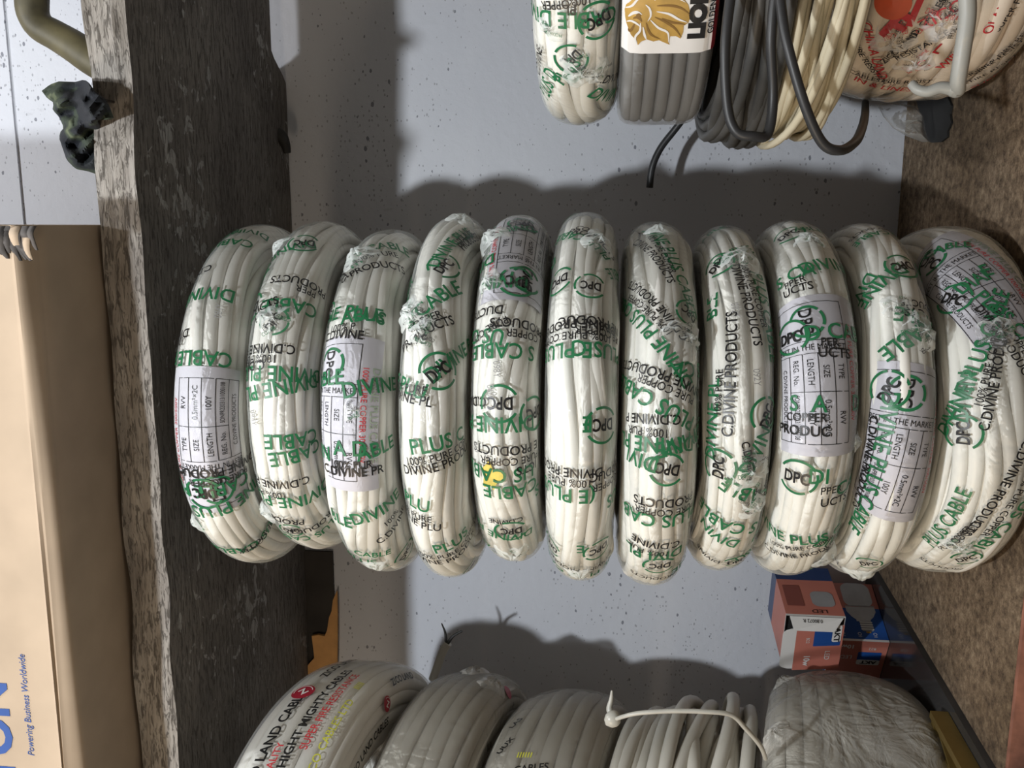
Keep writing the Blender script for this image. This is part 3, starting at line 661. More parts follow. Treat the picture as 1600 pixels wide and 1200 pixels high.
# dark strap tip showing past the back edge of the plank
mb = MB(); c0 = [P(428, 208, .866), P(440, 214, .866), P(446, 226, .866), P(449, 239, .866)]
tube(mb, spline(c0, 14), np.linspace(.0075, .0035, 14), 'rubber', 10)
o = mb.build('hanging_strap', loc=c0[0]); tag(o, 'black strap tip hanging behind the back edge of the plank', 'strap')

# ------------------------------------------------------------------ on the plank
# cardboard carton, overhanging the front edge
yF = P(72, 600, .5)[1]
xr = PZ(95, 352, PZ1 + .003)[0]
bz = PZ1 + .0028
def find_y(px, py, z): return PZ(px, py, z)[1]
yl = find_y(110, 900, bz)                        # where the lower front fold lies
prof = [(yl - .012, bz + .34), (yl - .012, bz + .012), (yl - .0135, bz + .0095), (yl - .0125, bz + .0075), (yl - .008, bz + .0045), (yl - .003, bz + .0012), (yl + .002, bz), (yl + .10, bz), (yl + .27, bz), (yl + .27, bz + .34)]
fine = [prof[0]]
for a, b in zip(prof[:-1], prof[1:]):
    nseg = 16 if abs(b[1] - a[1]) > .1 or abs(b[0] - a[0]) > .08 else 3
    for k in range(1, nseg + 1): fine.append((a[0] + (b[0] - a[0]) * k / nseg, a[1] + (b[1] - a[1]) * k / nseg))
xs = np.linspace(-.95, xr, 90); V = np.zeros((90, len(fine), 3)); wv = Wob(77, .0016, 6, 14, 3)
for j, (y, z) in enumerate(fine):
    near = math.exp(-((y - yl + .007) ** 2) / .00008) if z < bz + .009 else 0.0
    V[:, j, 0] = xs; V[:, j, 1] = y + wv(xs, j * .12) * near; V[:, j, 2] = np.maximum(z + wv(xs + 3, j * .1) * near * 1.2, bz)
cart = empty('cardboard_carton', (-.4, yl + .1, bz), 'large brown cardboard carton with blue lettering on top of the plank', 'carton')
mb = MB(); mb.add(V.reshape(-1, 3), grid_faces(90, len(fine)), 'card')
nf = len(fine)
mb.add(V[-1], [tuple(range(nf))], 'card_dark'); mb.add(V[0], [tuple(range(nf))[::-1]], 'card_dark')
mb.add(np.array([V[0, 0], V[-1, 0], V[-1, -1], V[0, -1]]), [(0, 1, 2, 3)], 'card')
body = mb.build('carton_body', cart, auto=40)
def carton_text(body_, px, py, h, m, bold, kx, rot=90, shear=0):
    v, f = text2d(body_, bold); yy = yl - .012
    p0 = P(px, py, yy); w = v * np.array([h * kx, h]); w[:, 0] += shear * w[:, 1]
    n = len(w); out = np.zeros((n, 3)); out[:, 0] = p0[0] + w[:, 0]; out[:, 2] = p0[2] + w[:, 1]
    out[:, 1] = yy - .0004
    mb.add(out, f, m)
mb = MB()
carton_text('Powering Business Worldwide', 41, 1101, .0049, 'blue_ink', 0, .88, shear=.18)
carton_text('EATON', -6, 1186, .025, 'blue_ink', .03, 1.0)
tag(mb.build('printed_lettering', cart), 'blue printed lettering')
mb = MB()                                        # ragged torn end of the carton
R = np.random.RandomState(4)
for k in range(14):
    px_ = -14 + k * 5.0; c_ = P(px_, 353, yl - .0135); c_[0] = xr - .0004; w_ = R.uniform(.0016, .0034)
    ln_ = R.uniform(.010, .022)
    pts = spline([c_, c_ + np.array([-ln_ * .3, -.0020 - R.uniform(0, .0025), R.uniform(-.001, .001)]), c_ + np.array([-ln_ * .7, -.0012 - R.uniform(0, .002), R.uniform(-.002, .002)]), c_ + np.array([-ln_, .0006, R.uniform(-.003, .003)])], 10)
    wd = w_ * (1 - .75 * np.linspace(0, 1, 10) ** 2)
    vv = np.concatenate([pts - np.array([0, 0, 1]) * wd[:, None], pts + np.array([0, 0, 1]) * wd[:, None], pts - np.array([0, 0, 1]) * wd[:, None] + np.array([0, .0012, 0]), pts + np.array([0, 0, 1]) * wd[:, None] + np.array([0, .0012, 0])])
    q = 10; fs = [(i, i + 1, q + i + 1, q + i) for i in range(q - 1)] + [(2 * q + i, 3 * q + i, 3 * q + i + 1, 2 * q + i + 1) for i in range(q - 1)] + [(i, 2 * q + i, 2 * q + i + 1, i + 1) for i in range(q - 1)] + [(q + i, q + i + 1, 3 * q + i + 1, 3 * q + i) for i in range(q - 1)]
    mb.add(vv, fs, 'torn' if k % 4 else 'card')
tag(mb.build('torn_edge', cart), 'ragged dark torn card end')

# curved polished handle
hy = .70
ctrl = [P(190, 118, hy), P(150, 96, hy), P(118, 74, hy), P(88, 56, hy), P(64, 42, hy), P(52, 22, hy), P(50, -4, hy), P(53, -40, hy)]
base = P(172, 108, hy); 
mb = MB(); path = spline(ctrl, 44); tube(mb, path, np.linspace(.0125, .0118, 44) * (1 + .05 * np.sin(np.linspace(0, 9, 44))), 'horn', 20)
o = mb.build('curved_handle', loc=path[0]); tag(o, 'smooth olive-tan curved handle rising behind the front edge of the plank', 'handle')

# crumpled cloth draped on the plank edge
def puff(mb, outline, Yf, th, m, n=46, seed=3, crease=.006):
    poly = np.array(outline, float); R = np.random.RandomState(seed)
    x0, y0 = poly.min(0); x1, y1 = poly.max(0)
    # rays from the centre: concentric rings following the outline
    c = poly.mean(0); k = 72; nr = 22
    per = np.concatenate([[0], np.cumsum(np.hypot(*np.diff(np.vstack([poly, poly[:1]]), axis=0).T))]); tt = np.linspace(0, per[-1], k, endpoint=False)
    pc = np.vstack([poly, poly[:1]]); ring = np.stack([np.interp(tt, per, pc[:, 0]), np.interp(tt, per, pc[:, 1])], 1)
    fs = [(R.uniform(-1, 1), R.uniform(-1, 1), R.uniform(.05, .16), R.uniform(0, 6)) for _ in range(9)]
    def h(p, s):
        d = 0
        for a, b, f_, ph in fs: d = d + abs(((a * p[0] + b * p[1]) * f_ / 2 + ph + .35 * math.sin(p[0] * b * .09 + ph)) % 2 - 1) - .5
        return crease * d / 2.2 * s
    for side in (-1, 1):
        V = []
        for i in range(nr):
            x = i / (nr - 1)
            for j in range(k):
                p = c + (ring[j] - c) * x
                z = th * math.sqrt(max(0, 1 - x ** 2.2)) * side + h(p + side * 40, 1) * (1 - x ** 6)
                V.append(P(p[0], p[1], (Yf(p) if callable(Yf) else Yf) + z))
        mb.add(V, grid_faces(nr, k, False, True), m, flip=side > 0)
cl = [(65,142),(78,132),(92,127),(118,128),(132,124),(140,130),(148,142),(165,155),(172,168),(178,184),(172,188),(160,183),(152,188),(158,200),(160,220),(158,262),(150,272),(138,268),(118,264),(104,250),(98,232),(92,215),(95,204),(100,200),(92,182),(82,172),(84,160),(74,154)]
mb = MB(); puff(mb, cl, lambda p: .608 - .036 * min(1, max(0, (p[0] - 116) / 26)) * min(1, max(0, (205 - p[1]) / 14)), .014, 'cloth', seed=8, crease=.020)
o = mb.build('hanging_cloth', loc=P(150, 230, .62), auto=35); tag(o, 'crumpled dark green and navy cloth hooked over the front of the plank', 'cloth')
mb = MB(); p = P(171, 158, .586); tube(mb, [p + np.array([0, -.010, 0.0008]), p + np.array([0, .012, -.001])], [.0009, .0009], 'steel', 8)
tube(mb, [p + np.array([0, -.0112, 0.0009]), p + np.array([0, -.010, .0008])], [.0022, .0022], 'steel', 10)
o = mb.build('rusty_nail', loc=p); tag(o, 'short rusty nail in the plank front beside the crumpled cloth', 'nail')

# ------------------------------------------------------------------ right-hand stack (top of the photo)
def solve_bottom(bot, xa_, xb_, Yc, R):
    Xc = .1; phi = np.linspace(-PI, PI, 721)
    for k in range(40):
        z = (P(xa_, 150, Yc - R * .8)[2] + P(xb_, 150, Yc - R * .8)[2]) / 2
        q = proj(np.stack([Xc - R * np.sin(phi), Yc - R * np.cos(phi), 0 * phi + z], -1))[:, 1]
        Xc += (q.max() - bot) / F * Yc
    return Xc, P(xa_, 150, Yc - R * .8)[2], P(xb_, 150, Yc - R * .8)[2]
RS = 'cable coils in the right-hand stack'
# white wrapped coil
Xc, z0, z1 = solve_bottom(197, 828, 967, .67, .128)
c = Coil(Xc, .67, .1265, z0, z1 - .0005, .07, 2.3, 41)
t = empty('cable_coil', (Xc, .67, z1), 'white wrapped cable coil on top of the right-hand stack, above the grey lion coil', 'cable coil', RS)
mb = MB(); c.winding(mb, 'white', 18, c.L / 18 * 1.05, .0034, shared=.004); mb.build('cable', t)
mb = MB(); c.wrap(mb, 'film')
for it in [(G,'CABLE DIVIN',872,32,181),('L','',934,32,200),(S_,'COPPER',872,8,190),(B_,'PL',890,16,182),(S_,'100%',905,2,180),('L','',892,92,220,.9),(G,'PLUS',884,112,60,.9),(G,'PLUS D',854,132,76),(G,'DIVIN',948,148,-52),(B_,'C.DIVIN',953,122,-40),(B_,'C.DIVINE',842,95,80),(G,'D',896,118,150)]: put(c, mb, it)
for k, (px, py, sz) in enumerate([(908,108,.014),(862,42,.009),(930,112,.010)]): c.tuft(mb, px, py, sz, 'film', 60 + k)
mb.build('plastic_wrap', t)

# grey flat-cable coil with the lion label
Xc, z0, z1 = solve_bottom(193, 969, 1118, .665, .128)
c = Coil(Xc, .665, .1275, z0 - .0005, z1, .068, 7.0, 43)
t = empty('cable_coil', (Xc, .665, z1), 'grey flat cable coil with the golden lion label, between white and black coils', 'cable coil', RS)
mb = MB(); c.winding(mb, 'grey', 25, c.L / 25 * 1.0, .0030, shared=.0004, own=.0004, lift=.0003); mb.build('cable', t)
mb = MB(); c.wrap(mb, 'film2'); mb.build('plastic_wrap', t)
q0, p0 = c.locate(1044, 40); mb = MB(); mm = .00041
rt = lambda x0, y0, x1, y1, nx=8, ny=12: rect2d((x0 - 1044) * mm, (40 - y1) * mm, (x1 - 1044) * mm, (40 - y0) * mm, nx, ny)
c.decal(mb, [(*rt(974, -120, 1110, 85), 'white_paper')], q0, p0, 0, .0004)
c.decal(mb, [(*rt(1108, -120, 1121, 85, 2, 12), 'crimson')], q0, p0, 0, .0006)
tx_ = lambda s, px, py, h, m='black_ink', b=.0, kx=.9, rot=90: c.decal(mb, [(*xf(text2d(s, b), rot, h * mm * kx, h * mm, (px - 1044) * mm, (40 - py) * mm), m)], q0, p0, 0, .0008)
tx_('LION', 1084, 22, 22, b=.075, kx=1.1); tx_('GOLDEN', 1104, 30, 9, b=.02, kx=1.0); tx_('ELECTRIC', 1113, 30, 3.2)
# lion's head in profile, facing up in the photo
head = [(982,18),(984,10),(990,4),(996,-6),(1004,-14),(1018,-18),(1034,-14),(1050,-6),(1062,0),(1070,10),(1075,25),(1072,36),(1066,40),(1066,50),(1063,60),(1056,56),(1048,56),(1046,64),(1048,70),(1040,66),(1032,62),(1024,64),(1014,60),(1006,64),(1002,70),(1000,62),(992,54),(988,44),(985,36),(983,28)]
pl = lambda pts: poly2d([((x - 1044) * mm, (40 - y) * mm) for x, y in pts])
def ear(pts): return pl(pts)
from mathutils.geometry import tessellate_polygon
def poly_tri(pts):
    v = np.array([((x - 1044) * mm, (40 - y) * mm) for x, y in pts]); tr = tessellate_polygon([[Vector((a, b, 0)) for a, b in v]])
    out = []
    for t3 in tr:
        a, b_, c_ = v[t3[0]], v[t3[1]], v[t3[2]]
        out.append(t3 if (b_[0] - a[0]) * (c_[1] - a[1]) - (b_[1] - a[1]) * (c_[0] - a[0]) > 0 else t3[::-1])
    vs, tris = [tuple(x) for x in v], [tuple(x) for x in out]
    while True:
        nt_, ch = [], False
        for t3 in tris:
            p3 = [np.array(vs[i]) for i in t3]; e3 = [np.linalg.norm(p3[i] - p3[(i + 1) % 3]) for i in range(3)]; m_ = int(np.argmax(e3))
            if e3[m_] > .0035:
                ch = True; i0, i1, i2 = t3[m_], t3[(m_ + 1) % 3], t3[(m_ + 2) % 3]; vs.append(tuple((p3[m_] + p3[(m_ + 1) % 3]) / 2)); k_ = len(vs) - 1
                nt_ += [(i0, k_, i2), (k_, i1, i2)]
            else: nt_.append(t3)
        tris = nt_
        if not ch: break
    return np.array(vs), tris
c.decal(mb, [(*poly_tri(head), 'gold')], q0, p0, 0, .0007)
def stroke(pts, w0, m, lift):
    p = spline([(x, y, 0) for x, y in pts], 14)[:, :2]; p = np.stack([(p[:, 0] - 1044) * mm, (40 - p[:, 1]) * mm], 1)
    tn = np.gradient(p, axis=0); tn /= np.linalg.norm(tn, axis=1)[:, None]; nn = np.stack([-tn[:, 1], tn[:, 0]], 1)
    wd = (w0 * mm * np.sin(np.linspace(.25, PI - .05, 14)))[:, None] / 2
    c.decal(mb, [(np.concatenate([p - nn * wd, p + nn * wd]), [(i, i + 1, 15 + i, 14 + i) for i in range(13)], m)], q0, p0, 0, lift)
for k, st in enumerate(([(1004,34),(1004,46),(998,56),(1000,68)], [(1012,34),(1016,46),(1022,54),(1034,60)], [(1018,30),(1030,42),(1044,50),(1046,66)], [(1024,26),(1040,34),(1054,44),(1064,58)], [(1026,18),(1044,22),(1058,30),(1071,35)], [(1026,10),(1044,10),(1060,14),(1074,24)], [(1022,2),(1036,-4),(1050,-2),(1066,6)], [(996,36),(993,44),(990,48),(988,44)], [(1008,40),(1010,50),(1012,56),(1014,60)], [(1034,28),(1048,34),(1058,36),(1068,38)])):
    stroke(st, 3.4, 'gold_dark' if k % 2 else 'white_paper', .0010)
stroke([(984,14),(992,10),(998,2),(1006,-6)], 3.2, 'white_paper', .0010); stroke([(988,26),(994,20),(1000,19),(1006,22)], 4.5, 'white_paper', .0010); stroke([(994,28),(999,26),(1003,28),(1006,33)], 4.5, 'gold_dark', .0010)
c.decal(mb, [(*xf(arc2d(.0001, .0013, 0, 360, 12), 0, 1, 1, (1001 - 1044) * mm, (40 - 23) * mm), 'gold_dark')], q0, p0, 0, .0012)
stroke([(986,34),(992,32),(1000,36),(1006,42)], 3.0, 'white_paper', .0010); stroke([(1010,8),(1016,14),(1018,24),(1014,32)], 3.0, 'white_paper', .0010)
tag(mb.build('brand_label', t), 'white paper label with a golden lion and a red edge')

# loose hanks: one continuous cable wound with uneven turns
def hank(mb, m, Xc, Yc, R, ztop, zbot, turns, rad, seed, wob=.010, dr=.012, seg=9, per=64, tiltz=.012, tail=None, lowz=0):
    RR = np.random.RandomState(seed); pts = []
    zs_ = np.linspace(ztop - rad * 1.3, zbot + rad * 1.3, turns); RR.shuffle(zs_)
    rs = R - np.abs(RR.normal(0, dr, turns)); tl = RR.normal(0, tiltz, turns); t0 = RR.uniform(0, 6, turns); ox = RR.normal(0, .004, turns); e1 = RR.uniform(-.5, .5, turns)
    for k in range(turns):
        k2 = (k + 1) % turns
        for j in range(per):
            a = 2 * PI * j / per; e = np.clip((a - 1.5 * PI) / (.5 * PI), 0, 1); e = e * e * (3 - 2 * e)
            if k == turns - 1: e = 0
            g_ = lambda A: A[k] * (1 - e) + A[k2] * e
            r_ = g_(rs) + wob * .35 * math.sin(2 * a + g_(t0)) ; z = g_(zs_) + g_(tl) * math.sin(a + g_(t0)) + .003 * math.sin(3 * a + 2 * g_(t0))
            z = min(max(z, zbot + rad), ztop - rad)
            ph = a + PI
            pts.append((Xc + g_(ox) - r_ * math.sin(ph), Yc - r_ * math.cos(ph), z + lowz * r_ * math.cos(ph)))
    if tail is not None: 
        last = np.array(pts[-1]); pts += [tuple(p) for p in spline([last] + [np.array(p) for p in tail], 30)[1:]]
    tube(mb, pts, rad, m, seg)
# dark grey and black hank
Xc, z0, z1 = solve_bottom(214, 1126, 1236, .66, .133)
mb = MB(); hank(mb, 'darkgrey', Xc, .66, .133, z0 - .001, z1 + .001, 28, .0037, 5, dr=.008, tiltz=.007)
o = mb.build('cable_hank', loc=(Xc, .66, z1)); tag(o, 'loose charcoal grey cable hank beside the grey lion coil', 'cable hank', RS)
# cream hank
Xc2, z2, z3 = solve_bottom(222, 1236, 1352, .66, .136)
mb = MB(); hank(mb, 'cream', Xc2, .66, .134, z2 - .001, z3 + .001, 30, .0026, 9, dr=.011, tiltz=.010)
o = mb.build('cable_hank', loc=(Xc2, .66, z3)); tag(o, 'loose hank of thin dirty cream cable between charcoal hank and red-printed coil', 'cable hank', RS)
# black cable drooping in loops round the cream hank, and its free end
mb = MB(); lp = [P(1150,-60,.53),P(1134,60,.53),P(1136,160,.535),P(1150,205,.535),P(1178,213,.535),P(1200,208,.54),P(1208,150,.54),P(1205,60,.53),P(1215,-20,.525),P(1228,60,.522),P(1256,160,.524),P(1284,222,.53),P(1312,235,.535),P(1336,222,.555),P(1347,200,.60),P(1351,182,.66),P(1352,170,.73),P(1352,160,.80)]
tube(mb, spline(lp, 120), .0029, 'black', 10)
o = mb.build('looped_cable', loc=lp[4]); tag(o, 'single black cable drooping in loops around the cream hank', 'cable')
mb = MB(); lp = [P(1190,40,.80),P(1110,130,.82),P(1058,198,.835),P(1032,232,.84),P(1019,262,.842),P(1015,293,.845)]
tube(mb, spline(lp, 40), .0032, 'black', 10)
o = mb.build('loose_cable_end', loc=lp[-1]); tag(o, 'free end of black cable hanging against the wall below the lion coil', 'cable')

# red-printed fire cable coil at the bottom of this stack
Xc, z0, z1 = solve_bottom(160, 1352, 1640, .70, .138)
z1 = SHELF
c = Coil(Xc, .70, .1365, z0 - .001, z1 + .0008, .075, 2.6, 47)
t = empty('cable_coil', (Xc, .70, z1), 'cream cable coil in red-printed film on the brown board, right-hand stack', 'cable coil', RS)
mb = MB(); c.winding(mb, 'pink', 26, c.L / 26 * 1.05, .0034, shared=.004, own=.003); mb.build('cable', t)
mb = MB(); c.wrap(mb, 'film')
KIND['R'] = ('red_ink', .0066, .01, .95); KIND['K'] = ('black_ink', .0046, .01, 1.0); KIND['H'] = ('red_ink', .013, .04, .9)
for it in [('R','CHINA LAND',1368,85,-62),('K','FIRE RESISTANT',1362,105,-45),('R','IN & LINES',1380,135,-5),('K','CABLES FIRE RESIST',1390,126,4),('H','F',1402,40,-20,1.6),('H','I',1430,18,-5,1.4),('R','ZICO',1470,22,40,1.3),
           ('K','ZICO LAND CABLES',1425,55,68),('K','SUPER FIRE RESISTANCE',1560,90,48),('K','SUPER FIRE RESISTANCE',1588,62,60),('R','SUPER FIRE',1572,118,32),('K','SUPER FIRE RESISTANT',1545,112,40),('R','L',1468,75,-20,1.3),
           ('R','WIRE',1485,92,65),('K','RESISTANCE',1440,72,45),('R','C',1440,98,30),('K','LAND',1420,66,80),('R','OLAND',1560,20,80),('K','SUPER FIRE',1580,15,75)]: put(c, mb, it)
for k, (px, py, sz) in enumerate([(1395,60,.013),(1470,30,.015),(1430,95,.012)]): c.tuft(mb, px, py, sz, 'film2', 80 + k, ('red_ink', 'black_ink'))
mb.build('plastic_wrap', t)
mb = MB(); q0, p0 = c.locate(1395, 5); 
c.decal(mb, [(*arc2d(0.0001, .011, 0, 360, 30), 'orange')], q0, p0, 0, .0009); tag(mb.build('red_sticker', t), 'round red sticker')
# pale grey cable tail hooked over it
lp = [P(1508,-40,.53),P(1512,20,.532),P(1504,80,.535),P(1497,125,.54),P(1496,140,.545),P(1488,139,.545),P(1470,137,.546),P(1450,143,.548),P(1434,140,.55),P(1424,131,.553)]
mb = MB(); rd = np.r_[np.linspace(.0046, .0042, 40), np.linspace(.0036, .0026, 30)]; tube(mb, spline(lp, 70), rd, 'pale_grey', 12)
o = mb.build('hooked_cord', loc=lp[4]); tag(o, 'thick pale grey cable bent over the red-printed coil', 'cable')
# crumpled clear film and a black patch painted in for the dark hole behind
mb = MB(); R = np.random.RandomState(12)
outl = [(1370,163),(1400,160),(1430,166),(1442,180),(1446,205),(1452,222),(1440,222),(1415,212),(1395,200),(1380,182)]
puff(mb, outl, .80, .012, 'film3', seed=5, crease=.012)
o = mb.build('film_scrap', loc=P(1410, 195, .8), auto=30); tag(o, 'crumpled scrap of clear film below the red-printed coil at the wall', 'film')
mb = MB(); hp = [(1430,150),(1480,150),(1486,165),(1484,178),(1486,192),(1480,205),(1480,214),(1470,222),(1456,223),(1444,218),(1440,190)]
v = np.array([PZ(x, y, SHELF + .002) for x, y in hp]); n = len(v)
v2 = v + np.array([0, 0, -.002 + .0004]); mb.add(v, [tuple(range(n))], 'rubber', flip=True); mb.add(np.concatenate([v, v2]), [(i, (i + 1) % n, n + (i + 1) % n, n + i) for i in range(n)], 'rubber')
o = mb.build('dark_hole_patch', smooth=False, loc=v.mean(0)); tag(o, 'ragged black patch for the dark hole in the brown board by the wall', 'rubber')

# ------------------------------------------------------------------ left-hand stack (bottom of the photo)
LS = 'cable coils in the left-hand stack'
def solve_top(topy, xa_, xb_, Yc, R, yref=1060, kk=.1):
    Xc = -.5; phi = np.linspace(-PI, PI, 721)
    for k in range(40):
        z0_, z1_ = P(xa_, yref, Yc - R * kk)[2], P(xb_, yref, Yc - R * kk)[2]
        q = proj(np.stack([Xc - R * np.sin(phi), Yc - R * np.cos(phi), 0 * phi + (z0_ + z1_) / 2], -1))[:, 1]
        Xc += (q.min() - topy) / F * Yc
    return Xc, z0_, z1_
# big ZICO coil
Xc, z0, z1 = solve_top(1030, 432, 588, .655, .155)
c = Coil(Xc, .655, .154, z0, z1 + .001, .085, 3.2, 51); c.k = .22
t = empty('cable_coil', (Xc, .655, z1), 'large white cable coil with black and red print along its turns, top left-hand coil', 'cable coil', LS)
mb = MB(); c.winding(mb, 'white', 20, c.L / 20 * 1.02, .0042, shared=.0006, own=.0006, lift=.0004); mb.build('cable', t)
mb = MB(); c.wrap(mb, 'film2')
KIND['Z'] = ('black_ink', .0066, .025, 1.05); KIND['Y'] = ('red_ink', .0058, .01, .95); KIND['W'] = ('yellow_ink', .0050, .01, 1.2)
for it in [('Z','ZICO LAND CABLES',425,1152,90,1.15),('Z','ZICO LAND',530,1040,90,1.05),('Z','ZICO HIGHT MIGHTY CABLES',478,1125,90,1.05),('Y','SUPER FIRE RESISTANCE',515,1100,90,1.05),('W','ZICO CABLES LTD',512,1150,90,1.1),('Z','ZICO LAND CABLES',575,1165,90,1.05),('Z','ZICO LAND',628,1058,90,.9),('Y','QUALITY',424,1192,90),('W','IIIII',560,1072,90)]: put(c, mb, it)
for it in [] and [('Z','ZICO LAND CABLES',438,1120,62,1.0),('Z','ZICO LAND',512,1042,30,.9),('Z','ZICO HIGHT MIGHTY CABLES',487,1105,58,.9),('Y','SUPER FIRE RESISTANCE',510,1098,54),('W','ZICO CABLES LTD',500,1140,62),('Z','ZICO LAND CABLES',592,1150,62,.95),('Z','ZICO LAND',630,1055,55,.8),('Y','QUALITY',420,1195,62),('W','IIIII',550,1070,50)]: put(c, mb, it)
mb.build('plastic_wrap', t)
for (px, py, sz) in ((474, 1082, .0085), (604, 1100, .0065)):
    mb = MB()
    q0, p0 = c.locate(px, py); c.decal(mb, [(*arc2d(.0001, sz, 0, 360, 28), 'crimson')], q0, p0, 0, .0009)
    c.decal(mb, [(*xf(text2d('Z', .03), 50, sz * .75, sz * .8), 'white_paper'), ], q0, p0, 0, .0013)
    c.decal(mb, [(*arc2d(sz * .75, sz * .82, 20, 200, 14), 'white_paper')], q0, p0, 0, .0013)
    tag(mb.build('red_emblem', t), 'round dark red printed emblem')
zz = z1
# second
Xc, z0, z1 = solve_top(1047, 592, 775, .69, .142)
c = Coil(Xc, .69, .141, zz - .011, z1 + .001, .08, 2.6, 53); c.k = .22
t = empty('cable_coil', (Xc, .69, z1), 'dull white cable coil in cloudy film under the large printed coil', 'cable coil', LS)
mb = MB(); c.winding(mb, 'dullwhite', 19, c.L / 19 * 1.02, .0040, shared=.0015, own=.0012); mb.build('cable', t)
mb = MB(); c.wrap(mb, 'film3')
for it in [(B_,'ZL',590,1182,60),(B_,'IIUX',764,1165,70),('Z','Z',810,1102,50,.7)]: put(c, mb, it)
q0, p0 = c.locate(793, 1082); c.decal(mb, [(*arc2d(.0001, .006, 0, 360, 16), 'crimson')], q0, p0, 0, .0009)
for k, (px, py, sz) in enumerate([(770,1070,.013),(740,1050,.012)]): c.tuft(mb, px, py, sz, 'film3', 90 + k, ('film3', 'grey_ink'))
mb.build('plastic_wrap', t); zz = z1
# third
Xc, z0, z1 = solve_top(1076, 778, 964, .69, .140)
c = Coil(Xc, .69, .139, zz - .003, z1 + .001, .08, 2.5, 57); c.k = .22
t = empty('cable_coil', (Xc, .69, z1), 'dull white cable coil with knotted film, third from the top of left-hand stack', 'cable coil', LS)
mb = MB(); c.winding(mb, 'dullwhite', 20, c.L / 20 * 1.02, .0038, shared=.002, own=.0016); mb.build('cable', t)
mb = MB(); c.wrap(mb, 'film3')
for it in [('Z','LAS',806,1130,60,.8),('W','IIIIII',820,1180,0),('Z','UUX',790,1165,60,.8),(B_,'CABLES',830,1200,10)]: put(c, mb, it)
mb.build('plastic_wrap', t)
lp = [P(950,1110,.60),P(957,1122,.595),P(962,1128,.60)]
mb = MB(); tube(mb, spline([P(952,1118,.597), P(957,1123,.594), P(963,1127,.597)], 14), [.002,.003,.004,.0052,.006,.0064,.0064,.0062,.006,.0056,.005,.004,.003,.002], 'tie', 10)
tube(mb, spline([P(958,1120,.596), P(952,1108,.598), P(955,1092,.60), P(956,1079,.602)], 14), np.linspace(.003, .0007, 14), 'tie', 8)
tag(mb.build('film_knot', t), 'knotted white film end'); zz = z1
# loose bundle bound with tape
Xc, z0, z1 = solve_top(1104, 966, 1200, .69, .136)
t = empty('cable_hank', (Xc, .69, z1), 'loose hank of thick dirty cream cable bound with a white tape', 'cable hank', LS)
mb = MB(); hank(mb, 'dullwhite', Xc, .69, .138, zz - .004, z1 + .003, 20, .0056, 21, dr=.010, tiltz=.016, wob=.012, seg=12, lowz=.22); mb.build('cable', t)
mb = MB(); lp = [P(964,1123,.590),P(976,1119,.583),P(1000,1114,.58),P(1050,1111,.578),P(1100,1112,.578),P(1142,1117,.582),P(1165,1138,.588),P(1188,1165,.60),P(1196,1185,.62)]
pp = spline(lp, 40); tube(mb, pp, np.linspace(.0015, .0018, 40), 'tie', 8); tag(mb.build('binding_tape', t), 'white plastic binding tape'); zz = z1
# bottom coil
Xc, z0, z1 = solve_top(1052, 1206, 1450, .685, .145)
c = Coil(Xc, .685, .144, zz - .003, SHEET + .0012, .08, 3.0, 59); c.k = .22; c.wedge = True
t = empty('cable_coil', (Xc, .685, SHEET), 'fat cloudy-wrapped white cable coil on the glossy sheet below bulb cartons', 'cable coil', LS)
mb = MB(); c.winding(mb, 'dullwhite', 26, c.L / 26 * 1.02, .0040, shared=.002, own=.0015); mb.build('cable', t)
mb = MB(); c.warp = Wob(991, .0026, 8, 60, 6); c.wrap(mb, 'film4', 90, 190)
for k, (px, py, sz) in enumerate([(1222,1062,.010),(1215,1150,.014)]): c.tuft(mb, px, py, sz, 'film4', 95 + k, ('film4', 'film4'))
mb.build('plastic_wrap', t)
# frayed wire end
mb = MB(); lp = [P(676,1062,.80),P(684,1040,.80),P(692,1018,.80),P(700,1005,.80)]
tube(mb, spline(lp, 20), .0040, 'dullwhite', 10)
tube(mb, spline([P(697,1008,.8),P(696,990,.8),P(690,974,.8)], 10), np.linspace(.0018, .0006, 10), 'rubber', 8)
tube(mb, spline([P(699,1006,.8),P(708,994,.8),P(722,986,.8)], 10), np.linspace(.0018, .0012, 10), 'rubber', 8)
o = mb.build('wire_end', loc=lp[0]); tag(o, 'frayed white wire end poking up against the wall in shadow', 'wire')

# ------------------------------------------------------------------ bulb cartons on the glossy sheet
def carton_frame(px, py, Y, yaw):
    o_ = P(px, py, Y); return o_, np.array([math.cos(D(yaw)), math.sin(D(yaw)), 0])
BW, BL = .051, .072
def bulb_carton(label, corner, yaw, zb, open_end=False):
    """corner: the lower end of the upright edge nearest the camera; the long axis runs back along yaw"""
    dl = np.array([math.cos(D(yaw)), math.sin(D(yaw)), 0]); dw = np.array([-math.sin(D(yaw)), math.cos(D(yaw)), 0])
    c0 = np.array([corner[0], corner[1], zb])
    W = lambda l, w, h: c0 + dl * l + dw * w + np.array([0, 0, h])
    t = empty('bulb_carton', c0, label, 'carton', 'light bulb cartons on the glossy shelf sheet')
    return t, W
def quad(mb, W, pts, m, fl=False): mb.add([W(*p) for p in pts], [(0, 1, 2, 3)], m, fl)
def side_art(mb, W, vf, m, x, y, lift=.0004):      # art on the picture side: x to the right in the photo, y up from the end edge
    v, f = vf; mb.add([W(y + b, -lift, BW - x - a) for a, b in v], f, m)
def end_art(mb, W, vf, m, x, y, lift=.0004):       # art on the end face: x right, y down from the edge shared with the picture side
    v, f = vf; mb.add([W(-lift, y - b, BW - x - a) for a, b in v], f, m)
